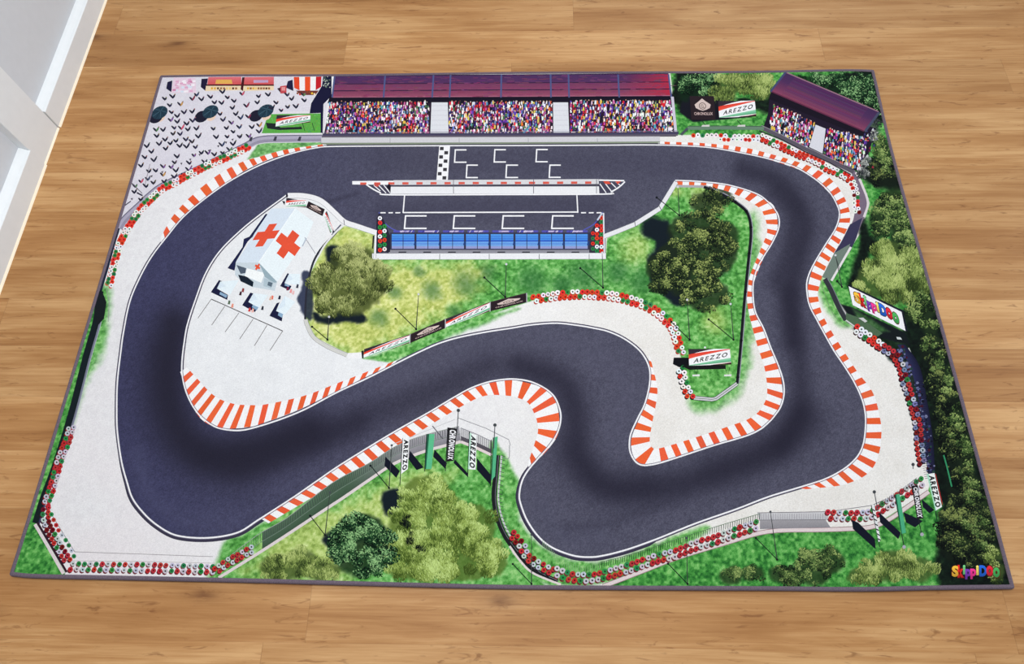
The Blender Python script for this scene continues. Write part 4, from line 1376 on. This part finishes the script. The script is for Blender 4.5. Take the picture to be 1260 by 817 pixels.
# right edge
tree('night', [(1190, 620, 24, 40), (1180, 660, 28, 30), (1200, 680, 22, 30), (1170, 640, 14, 22), (1212, 650, 12, 30)], .9, 1.0, 6, .32, False, .5)
tree('bush', [(1200, 630, 18, 26), (1196, 668, 18, 18)], .5, 1.0, 6, .2)
tree('mossy', [(1226, 702, 12, 12), (1222, 682, 12, 10)], .8, .9, 6, .15)
tree('night', [(1150, 470, 10, 30), (1165, 500, 14, 30), (1180, 560, 16, 40), (1150, 430, 18, 16), (1160, 540, 10, 24)], .9, 1.0, 6, .35, False, .5)
tree('bush', [(1153, 448, 8, 14), (1166, 470, 6, 22), (1178, 524, 8, 26), (1190, 570, 8, 26), (1198, 606, 9, 18), (1146, 422, 12, 10), (1188, 545, 6, 14)], .8, 1.0, 5, .18)
fill_c = [(1158, 488), (1168, 480), (1180, 492), (1172, 500)]
tree('night', [(1090, 218, 22, 14), (1086, 205, 14, 12)], .8, 1.0, 6, .4)
tree('bush', [(1092, 196, 12, 22), (1084, 180, 8, 14)], .9, 1.0, 6, .2)
tree('bush', [(1098, 262, 24, 24), (1112, 280, 14, 24), (1082, 275, 14, 18), (1100, 245, 16, 14), (1120, 300, 8, 12)], 1.0, 1.05, 6, .22, False, .5)
tree('mossy', [(1100, 330, 32, 24), (1075, 345, 22, 22), (1110, 355, 28, 18), (1095, 308, 20, 12), (1125, 320, 12, 16), (1135, 345, 8, 16)], 1.05, 1.0, 8, .08, True)
tree('bush', [(1136, 378, 14, 18), (1144, 402, 10, 12), (1124, 388, 10, 10)], .9, 1.0, 6, .25)
tree('green', [(858, 104, 24, 14), (842, 112, 8, 14), (868, 98, 20, 8)], 1.1, 1.0, 5, .25, False, .25, .34)
tree('mossy', [(900, 104, 22, 12), (930, 104, 20, 12), (918, 100, 30, 8), (938, 116, 10, 8), (892, 116, 14, 6)], 1.1, .95, 7, .1, True)
tree('green', [(1000, 96, 20, 5), (1030, 104, 28, 12), (1055, 118, 20, 14), (1066, 104, 12, 14), (1078, 130, 6, 14)], 1.1, .95, 5, .25, False, .25, .34)

# ---------------------------------------------------------------- corner grandstand
poly([(947, 118), (1078, 158), (1062, 212), (1046, 208), (938, 160), (945, 140)], (34, 26, 44))
crowd([(953, 128), (1003, 151), (994, 184), (946, 156)], 9, 18)
crowd([(1017, 157), (1070, 170), (1058, 210), (1013, 192)], 10, 18)
for i in range(40):
    x = random.uniform(1050, 1074)
    y = random.uniform(160, 208)
    poly([(x, y), (x + 2, y - 3), (x + 3, y + 1)], random.choice([(220, 220, 226), (60, 56, 110), (150, 40, 60), (40, 40, 70)]), False)
poly([(1003.5, 153.5), (1016, 158.5), (1012, 189), (995.5, 181)], (216, 216, 224))
poly([(949, 112), (1064, 162), (1062, 168), (946, 122)], (26, 20, 34))
ra = np.stack([np.linspace(966.5, 1081, 20), np.linspace(89, 137.5, 20)], 1)
rb = np.stack([np.linspace(948.5, 1063, 20), np.linspace(112.5, 161.5, 20)], 1)


def rl2(t):
    return ra * (1 - t) + rb * t


band(rl2(0), rl2(.4), (66, 44, 84), (78, 48, 90))
band(rl2(.4), rl2(.75), (78, 48, 90), (112, 58, 92))
band(rl2(.75), rl2(1), (112, 58, 92), (140, 70, 98))
for k in range(26):
    t_ = (k + .5) / 26
    line(rl2(t_)[2:-2], .5, jit((88 + 34 * t_, 50 + 10 * t_, 90), 14), 0, False, False)
line(rl2(0), 1.4, (150, 112, 128))
line(rl2(1), 1.6, (96, 44, 70))
line([(967, 88.5), (948, 113)], 2.4, (70, 74, 112))
line([(1082, 138), (1064, 162)], 3.0, (72, 76, 100))
line([(936, 157), (960, 168), (990, 183), (1020, 197), (1050, 212)], 4.4, (92, 86, 98))
line([(934, 161), (960, 171), (990, 186.5), (1020, 200), (1047, 215)], 1.4, (50, 46, 58))
line([(937, 154.5), (960, 165), (990, 180), (1020, 194), (1050, 208)], .8, (150, 144, 152))
tree('silver', [(1076, 160, 7, 12), (1068, 200, 8, 6), (1060, 214, 6, 5)], .7, .9, 5, .3)
# low hedge wall in front of the boards
line([(846, 158), (890, 157.5), (940, 158)], 4.0, (104, 132, 112))
line([(846, 155.5), (890, 155), (938, 155.5)], .7, (70, 92, 78))
line([(838, 166), (846, 158)], 3.0, (76, 80, 92))
emblem([(848.5, 118.3), (878.5, 118.3), (880.5, 147.4), (850.6, 147.4)])
poly([(881, 124), (886, 124), (888, 144.5), (882, 146)], (24, 22, 32))
arezzo([(883.5, 124.5), (928.7, 124), (930.7, 143.3), (885, 145)])
for x in (868, 912):
    poly([(x - 4, 154), (x + 5, 153.5), (x + 5, 156), (x - 5, 156)], (210, 208, 204))
    line([(x - 5, 148), (x, 154)], .7, (40, 48, 44))

# ---------------------------------------------------------------- medical tent and its gazebos
NAVY = (32, 36, 72)
poly([(327, 263), (331.7, 264.5), (317.5, 285), (304.5, 297.5), (291, 321), (288.5, 333), (280, 330), (298.5, 304), (300, 294), (307, 291)], NAVY)
poly([(334, 256.5), (363.6, 256.5), (318.3, 323), (290, 323), (307, 298), (314, 286)], (214, 226, 238))
poly([(363.6, 256.5), (386, 273), (378, 292), (358, 322), (345, 341), (341, 347), (318.3, 323)], (232, 242, 246))
line([(363.6, 256.5), (318.3, 323)], 1.0, (244, 250, 252))
poly([(290, 323), (318.3, 323), (341, 347), (338, 358), (322, 355), (309, 353), (297, 346), (289, 338)], (200, 212, 220))
poly([(293, 338), (303, 340), (312, 347), (311, 353), (296, 346)], (24, 34, 48))
poly([(291, 326), (303, 330), (302, 336), (296, 337)], (80, 92, 108))
poly([(304, 330), (326, 336), (321.5, 348), (301, 339.5)], (242, 246, 246))
poly([(325, 342), (337, 346), (334, 355), (324, 352)], (176, 194, 204))
poly([(330, 346.5), (335.5, 348), (334, 353), (329, 351)], (92, 108, 122))
poly([(318.3, 323), (341, 347), (338, 348), (326, 341), (322, 331)], (150, 172, 182))


def cross(c, u, v_, wd=0.36, colr=(226, 84, 58)):
    c, u, v_ = (np.array(t, float) for t in (c, u, v_))
    poly([c - u - v_ * wd, c + u - v_ * wd, c + u + v_ * wd, c - u + v_ * wd], colr)
    poly([c - v_ - u * wd, c + v_ - u * wd, c + v_ + u * wd, c - v_ + u * wd], jit(colr, 3))


cross((327.4, 289.4), (-8.8, 14.0), (13.6, -1.2))
cross((354.4, 300.6), (-9.8, 14.4), (11.8, 9.4))
cross((316.9, 328.4), (-2.2, 3.4), (2.8, 2.2), .34)
line([(375, 292), (388, 312)], 0.8, (150, 150, 160))
line([(372, 303), (377, 293)], 1.4, (176, 186, 200))


def gazebo(roof, shade, leg):
    poly(shade, (28, 30, 62))
    poly(roof, (228, 240, 246))
    c = np.mean(np.array(roof), 0)
    poly([roof[0], c, roof[3]], (216, 230, 240))
    poly(leg, (140, 172, 200))


gazebo([(271, 346.5), (294, 344.5), (283, 363), (267, 355)], [(269.5, 344.5), (273, 346), (267, 355), (280.5, 363), (279.5, 369), (259.5, 359.5)], [(271, 359), (280, 363.5), (278, 366.5), (270, 362)])
gazebo([(312, 360.5), (330, 363), (318.5, 379), (305.5, 371.5)], [(308, 360), (311.7, 361), (305.5, 371.5), (318.5, 377.5), (313.5, 384), (298, 375.5)], [(311, 375), (318, 378), (316, 382), (310, 378)])
gazebo([(355.6, 337), (369, 337), (368.5, 351), (350, 348.5)], [(353.8, 336), (355.8, 337), (350.8, 348.5), (358.7, 352), (356, 357), (344.6, 352)], [(351, 349), (357, 351), (355, 353), (350, 351)])
gazebo([(350.7, 364), (363.5, 371.5), (350, 387.5), (339.8, 382.5)], [(340.5, 373), (344, 372), (339.8, 382.5), (348, 387), (346.8, 395.5), (331.5, 388.5)], [(343, 384), (348.5, 386.5), (347, 391), (342, 388)])
for x, y, c in ((296, 361, (60, 30, 44)), (299, 357, (140, 60, 60)), (307, 381, (206, 60, 60)), (311, 382, (230, 180, 170)), (335, 366, (226, 110, 90)), (333, 367, (220, 180, 160)), (344, 366, (30, 30, 56)),
                (358, 358, (230, 150, 150)), (361, 360, (232, 190, 190)), (354, 355, (120, 40, 70)), (282, 372, (84, 104, 84)), (286, 376, (230, 150, 130)), (366, 352, (60, 64, 80)), (323, 379, (50, 54, 66))):
    poly([(x - 2, y + 2.2), (x - .5, y - 2.6), (x + 1.6, y - 2), (x + 1, y + 2.6)], c)
# parking bays
line([(260, 368), (348, 407.3)], 1.0, (62, 58, 60))
for a, b in (((260, 368), (243.5, 391.5)), ((276.7, 376.5), (260.5, 400)), ((294, 385), (277, 408.5)), ((311.6, 392.4), (295, 417)), ((328.7, 400), (313, 425.5)), ((347.8, 407.3), (332, 431.5))):
    line([a, b], 0.75, (112, 108, 108))
# small boards behind the tent
arezzo([(352.3, 243.6), (376.6, 246.5), (376.6, 255.3), (351.6, 253.9)])
emblem([(379.5, 247.6), (399.7, 257.5), (396.8, 266), (376.6, 255.3)])
arezzo([(402, 259.5), (410.5, 283), (406.5, 287), (398.5, 265)])
poly([(347, 247), (351, 248), (350, 252.5)], (44, 44, 56))
poly([(352, 238.5), (354.5, 240), (354, 243), (351.5, 243)], (50, 48, 60))
line([(419.5, 276), (408, 289)], 1.0, (92, 96, 120))
poly([(409.5, 282), (411.5, 285), (409, 287)], (20, 22, 30))

# ---------------------------------------------------------------- advertising boards and flags
arezzo([(448, 430.3), (505, 412), (504, 422), (447.3, 440.4)])
emblem([(505, 411), (547.7, 393), (547.7, 404), (505, 422)])
arezzo([(548.7, 393), (603, 372), (602.5, 383), (548, 403)])
emblem([(603.4, 372), (647.6, 361), (648, 372), (603.4, 383)])
line([(448, 430), (505, 411.5), (548, 392.8), (603, 371.8), (648, 360.6)], .9, (70, 56, 60))
for a, b in (((504.6, 411), (504.2, 423)), ((548, 392.5), (548, 404)), ((603.2, 371.5), (603, 383.5)), ((648, 360.5), (648.3, 372.5))):
    line([a, b], 1.2, (176, 176, 182))
# the big board of the infield
poly([(848, 449), (893, 449), (893, 454), (848, 455), (838, 450)], (22, 24, 26))
arezzo([(847, 429.3), (898, 429.3), (900, 448.5), (848, 450)])
for x in (856, 895):
    poly([(x - 4, 461), (x + 5, 460.5), (x + 5, 463), (x - 4, 463)], (222, 224, 222))
    line([(x - 3, 453), (x + 1, 461), (x + 3, 452)], .7, (34, 46, 36))
disc(867.5, 427.5, 1.3, (226, 228, 232), 7)
# balloon lettering board
SB = [(1044, 352.5), (1109, 384), (1114, 407.5), (1049, 375.6)]
line([(1043.5, 351.5), (1110, 383), (1115.5, 408)], 2.4, (26, 28, 42))
poly(SB, (240, 240, 244))
balloons(quad_map(SB, np.array([(0.07, 0.10), (0.93, 0.06), (0.93, 0.92), (0.07, 0.90)], float)))
poly([(1056, 391.5), (1062, 391), (1067, 395.5), (1064, 397)], (200, 204, 202))
poly([(1103, 414.5), (1108, 415), (1110, 418), (1104, 417.5)], (206, 212, 214))
# the maker's lettering in the corner
balloons([(1171, 695), (1231, 694), (1232, 713), (1171, 713)])


def flag(Q, words, bgc, ink, pole=None, shade=None, stripe=None):
    if shade is not None:
        poly(shade, (20, 24, 38))
    if pole is not None:
        line(pole, 1.0, (34, 36, 42))
    poly(Q, bgc)
    if stripe is not None:
        qpoly(Q, [(0, 0), (.28, 0), (.16, 1), (0, 1)], stripe)
    if words:
        U = quad_map(Q, np.array([(0.90, 0.05), (0.86, 0.96), (0.20, 0.95), (0.24, 0.06)], float))
        text(U, words, ink, 0.24, 0.05, .10)


flag([(495.7, 539), (503.5, 538.5), (501.8, 577), (493.5, 583.3)], 'AREZZO', (240, 242, 243), (28, 28, 34), [(495.6, 539), (492, 597)], [(474.4, 562), (492, 579.6), (487.6, 588), (473, 573)])
flag([(525.6, 534), (534.8, 534), (531, 577), (523, 577)], None, (92, 186, 138), None, [(525, 534), (522.5, 580)], [(504.5, 554.6), (521.4, 575.2), (512.6, 578.5), (502.5, 565)], (36, 92, 68))
flag([(551.5, 526), (562.6, 527.5), (558.2, 567), (549.3, 568)], 'CHRONOLUX', (28, 26, 30), (236, 236, 240), [(551, 526), (548, 580)], [(534.6, 553), (550, 570), (548, 577), (533, 562)])
flag([(578, 532.6), (586.8, 535.5), (585.3, 578), (576, 577.4)], 'AREZZO', (238, 242, 242), (26, 26, 32), [(577.5, 531), (575.5, 587)], [(559.6, 565), (575.8, 582.6), (575, 586.5), (558, 569.5)], (186, 226, 206))
flag([(606.5, 538.5), (612.5, 537), (609.2, 586), (604, 592)], None, (84, 178, 130), None, [(604.5, 541), (603.6, 598)], [(586.8, 563.5), (603.7, 584), (603, 596), (586.8, 578)], (30, 84, 60))
flag([(1072.6, 621), (1075.8, 621), (1083.7, 665), (1081, 667)], None, (226, 230, 230), None, [(1072, 622), (1082.5, 673)], [(1048, 639.5), (1056, 643), (1076.6, 663.4), (1077.5, 676), (1049.5, 650.7)])
for k in range(7):
    y = 626 + k * 6
    poly([(1073.5 + k * 1.1, y), (1077 + k * 1.1, y + 2), (1077 + k * 1.1, y + 3.5), (1074 + k * 1.1, y + 2)], (30, 34, 34))
flag([(1101.2, 608.5), (1107, 607.7), (1114.8, 655.5), (1109, 657)], None, (76, 172, 128), None, [(1101, 609), (1112, 671)], [(1081.4, 630), (1108.4, 655.5), (1105.2, 663.4), (1083, 642.7)], (30, 92, 68))
flag([(1122, 598), (1129, 596.6), (1136.5, 638), (1128.3, 639)], 'CHRONOLUX', (30, 28, 32), (232, 232, 236), [(1121.5, 597), (1134, 657)], [(1111.6, 630), (1135.5, 641), (1126, 649), (1114.8, 642.7)])
flag([(1140.2, 583.5), (1149.8, 582), (1159, 623.6), (1151, 628.6)], 'AREZZO', (238, 242, 240), (24, 30, 30), None, [(1134, 614), (1149.8, 627.5), (1143.4, 631.6), (1135.5, 623.6)], (170, 220, 196))
line([(1151, 583), (1159.6, 621)], .8, (190, 60, 60))
line([(1151, 628.6), (1153, 640)], 1.0, (34, 36, 42))
line([(1161, 560), (1165, 574), (1171, 599)], 1.8, (52, 140, 96))
for q in ((1112.5, 673), (1134.5, 657.5)):
    disc(q[0], q[1], 2.4, (170, 170, 180), 7)

# ---------------------------------------------------------------- light masts with their shade
for base, top, sh in (((512, 405), (515, 362), (486.6, 380)), ((621.7, 365.5), (623, 325), (596, 341.5)), ((742, 354), (741, 311), (714, 330)), ((836, 265), (834, 230), (808, 243)),
                      ((848.6, 418), (845.5, 369), (826, 396)), ((902.6, 418), (899, 374), (872, 393)), ((400, 658.5), (406, 606), (381.6, 634.6)), ((654, 718.5), (654, 658), (631, 694)),
                      ((846, 718.5), (844.7, 662), (822, 693.6)), ((956.3, 688.6), (948, 629.6), (930, 662)), ((478.7, 600.5), (482, 548), (456, 573)), ((403, 418), (405, 390), (384, 402)), ((1036, 353), (1028, 314), (1030, 346))):
    line([base, sh], 1.1, (26, 32, 34))
    line([base, ((base[0] + top[0]) / 2, (base[1] + top[1]) / 2), top], [1.3, 1.0, .7], (58, 62, 62))
    disc(sh[0], sh[1], 1.5, (22, 26, 30), 7)
    disc(top[0], top[1], 1.5, (206, 208, 212) if top[1] < 420 else (70, 74, 80), 7)
    disc(base[0], base[1], 1.5, (24, 28, 28), 6)
for base, top in (((562.5, 530), (564, 505)), ((607.5, 552), (609, 523)), ((1080, 628), (1075.8, 605.3)), ((1123.5, 577), (1123.5, 571.5))):
    line([base, top], 1.1, (84, 86, 92))
    disc(top[0], top[1], 2.2, (66, 70, 74), 8)
line([(532, 524), (545, 540)], 1.2, (90, 88, 96))

# ==================================================================
#  assemble the rug
# ==================================================================
rug = bpy.data.objects.new('play_rug', None)
rug.location = (0, 0, 0)
rug.empty_display_size = 0.1
col.objects.link(rug)
rug['label'] = 'rectangular play rug printed with a motor racing circuit, lying on the wooden floor'
rug['category'] = 'rug'

m, nt, b = new_mat('printed_low_pile')
at = node(nt, 'ShaderNodeAttribute', attribute_name='print')
tc = node(nt, 'ShaderNodeTexCoord')
nz = node(nt, 'ShaderNodeTexNoise')
nz.inputs['Scale'].default_value = 620
nz.inputs['Detail'].default_value = 2
nt.links.new(tc.outputs['Object'], nz.inputs['Vector'])
mott = ramp(nt, nz.outputs['Fac'], [(0.3, (0.90, 0.90, 0.90, 1)), (0.7, (1.06, 1.06, 1.06, 1))])
cc = mix_col(nt, 1.0, at.outputs['Color'], mott, 'MULTIPLY')
nt.links.new(cc, b.inputs['Base Color'])
b.inputs['Roughness'].default_value = 0.95
b.inputs['Specular IOR Level'].default_value = 0.08
b.inputs['Sheen Weight'].default_value = 0.0
bp = node(nt, 'ShaderNodeBump')
bp.inputs['Strength'].default_value = 0.25
bp.inputs['Distance'].default_value = 0.0006
nt.links.new(nz.outputs['Fac'], bp.inputs['Height'])
nt.links.new(bp.outputs[0], b.inputs['Normal'])
M_pile = m

PRINT_GAIN = 0.84
nG = NX * NY
gv = np.concatenate([G.reshape(-1, 2), np.full((nG, 1), RUG_TOP)], 1)
ii = np.arange(nG).reshape(NY, NX)
gq = np.stack([ii[1:, :-1], ii[1:, 1:], ii[:-1, 1:], ii[:-1, :-1]], -1).reshape(-1, 4)
# side walls and underside of the pile
ring = np.concatenate([ii[0, :], ii[1:, -1], ii[-1, -2::-1], ii[-2:0:-1, 0]])
low = gv[ring].copy()
low[:, 2] = 0.0004
li = nG + np.arange(len(ring))
nxt = np.roll(np.arange(len(ring)), -1)
sq = np.stack([ring, ring[nxt], li[nxt], li], 1)
Q = np.concatenate(QV)
lev = np.concatenate(QZ)
dz = min(6e-6, 0.0009 / lev.max())
print('print layers', lev.max(), 'vertices', len(Q))
qxy = to_plane(Q)
qv = np.concatenate([qxy, (RUG_TOP + 1.0e-5 + lev[:, None] * dz)], 1)
off = nG + len(ring)
V = np.concatenate([gv, low, qv]).astype(np.float32)
Fq = np.concatenate([gq, sq])
faces_n = [len(f_) for f_ in QF]
loops_q = np.array([i for f_ in QF for i in f_], np.int64) + off
# every printed polygon faces up
st_ = np.cumsum([0] + faces_n)
under_loop = li[::-1]
loop_all = np.concatenate([Fq.ravel(), under_loop, loops_q]).astype(np.int32)
tot = np.concatenate([np.full(len(Fq), 4), [len(under_loop)], faces_n]).astype(np.int32)
start = np.concatenate([[0], np.cumsum(tot)[:-1]]).astype(np.int32)
me = bpy.data.meshes.new('printed_pile')
me.vertices.add(len(V))
me.vertices.foreach_set('co', V.ravel())
me.loops.add(len(loop_all))
me.loops.foreach_set('vertex_index', loop_all)
me.polygons.add(len(tot))
me.polygons.foreach_set('loop_start', start)
me.polygons.foreach_set('loop_total', tot)
me.update(calc_edges=True)
grain_ = 1 + (rng.random((NY, NX, 1)).astype(np.float32) - .5) * .035
cg = lin(np.clip(RGB * grain_, 0, 255).reshape(-1, 3))
cl_ = np.tile(lin((96, 90, 100)), (len(ring), 1))
cq = lin(np.clip(np.concatenate(QC), 0, 255))
CA = np.concatenate([cg, cl_, cq]) * PRINT_GAIN
att = me.color_attributes.new('print', 'FLOAT_COLOR', 'POINT')
att.data.foreach_set('color', np.c_[CA, np.ones(len(CA))].astype(np.float32).ravel())
me.materials.append(M_pile)
pile = bpy.data.objects.new('printed_pile', me)
col.objects.link(pile)
pile.parent = rug
pile['label'] = 'flat printed pile showing a dark race track with kerbs, trees and grandstands'

# ---- overlocked binding: yarn wound round the edge
loop = np.concatenate([T_[:-1], R_[:-1], B_[::-1][:-1], L_[::-1][:-1]])
inn = loop[:]
c0 = loop.mean(0)
path = ctr + (loop - ctr) * np.array([1 - 0.0035 / .75, 1 - 0.0035 / .5])
path = resample(np.concatenate([path, path[:1]]), 0.0011)[:-1]
Np = normals(path, True)
nseg = 10
BV, BF = [], []
nP = len(path)
for i in range(nP):
    bump = 1 + 0.07 * math.sin(i * math.pi)
    st_r = 1.0 + (0.06 if i % 2 else -0.06)
    for k in range(nseg):
        a = 2 * math.pi * k / nseg
        r_h, r_v = 0.0036 * st_r, 0.0036 * st_r
        BV.append((path[i, 0] + Np[i, 0] * r_h * math.cos(a), path[i, 1] + Np[i, 1] * r_h * math.cos(a), 0.0041 + r_v * math.sin(a)))
for i in range(nP):
    j = (i + 1) % nP
    for k in range(nseg):
        l = (k + 1) % nseg
        BF.append((i * nseg + k, i * nseg + l, j * nseg + l, j * nseg + k))
mb, nt, b = new_mat('grey_mauve_yarn')
tc = node(nt, 'ShaderNodeTexCoord')
nz = node(nt, 'ShaderNodeTexNoise')
nz.inputs['Scale'].default_value = 900
nt.links.new(tc.outputs['Object'], nz.inputs['Vector'])
cc = ramp(nt, nz.outputs['Fac'], [(0.3, linc(84, 74, 86)), (0.7, linc(116, 104, 116))])
nt.links.new(cc, b.inputs['Base Color'])
b.inputs['Roughness'].default_value = 0.9
b.inputs['Specular IOR Level'].default_value = 0.15
bind = mesh_obj('edge_binding', BV, BF, mb, rug, True)
bind['label'] = 'grey mauve overlocked yarn binding round the rug edge'
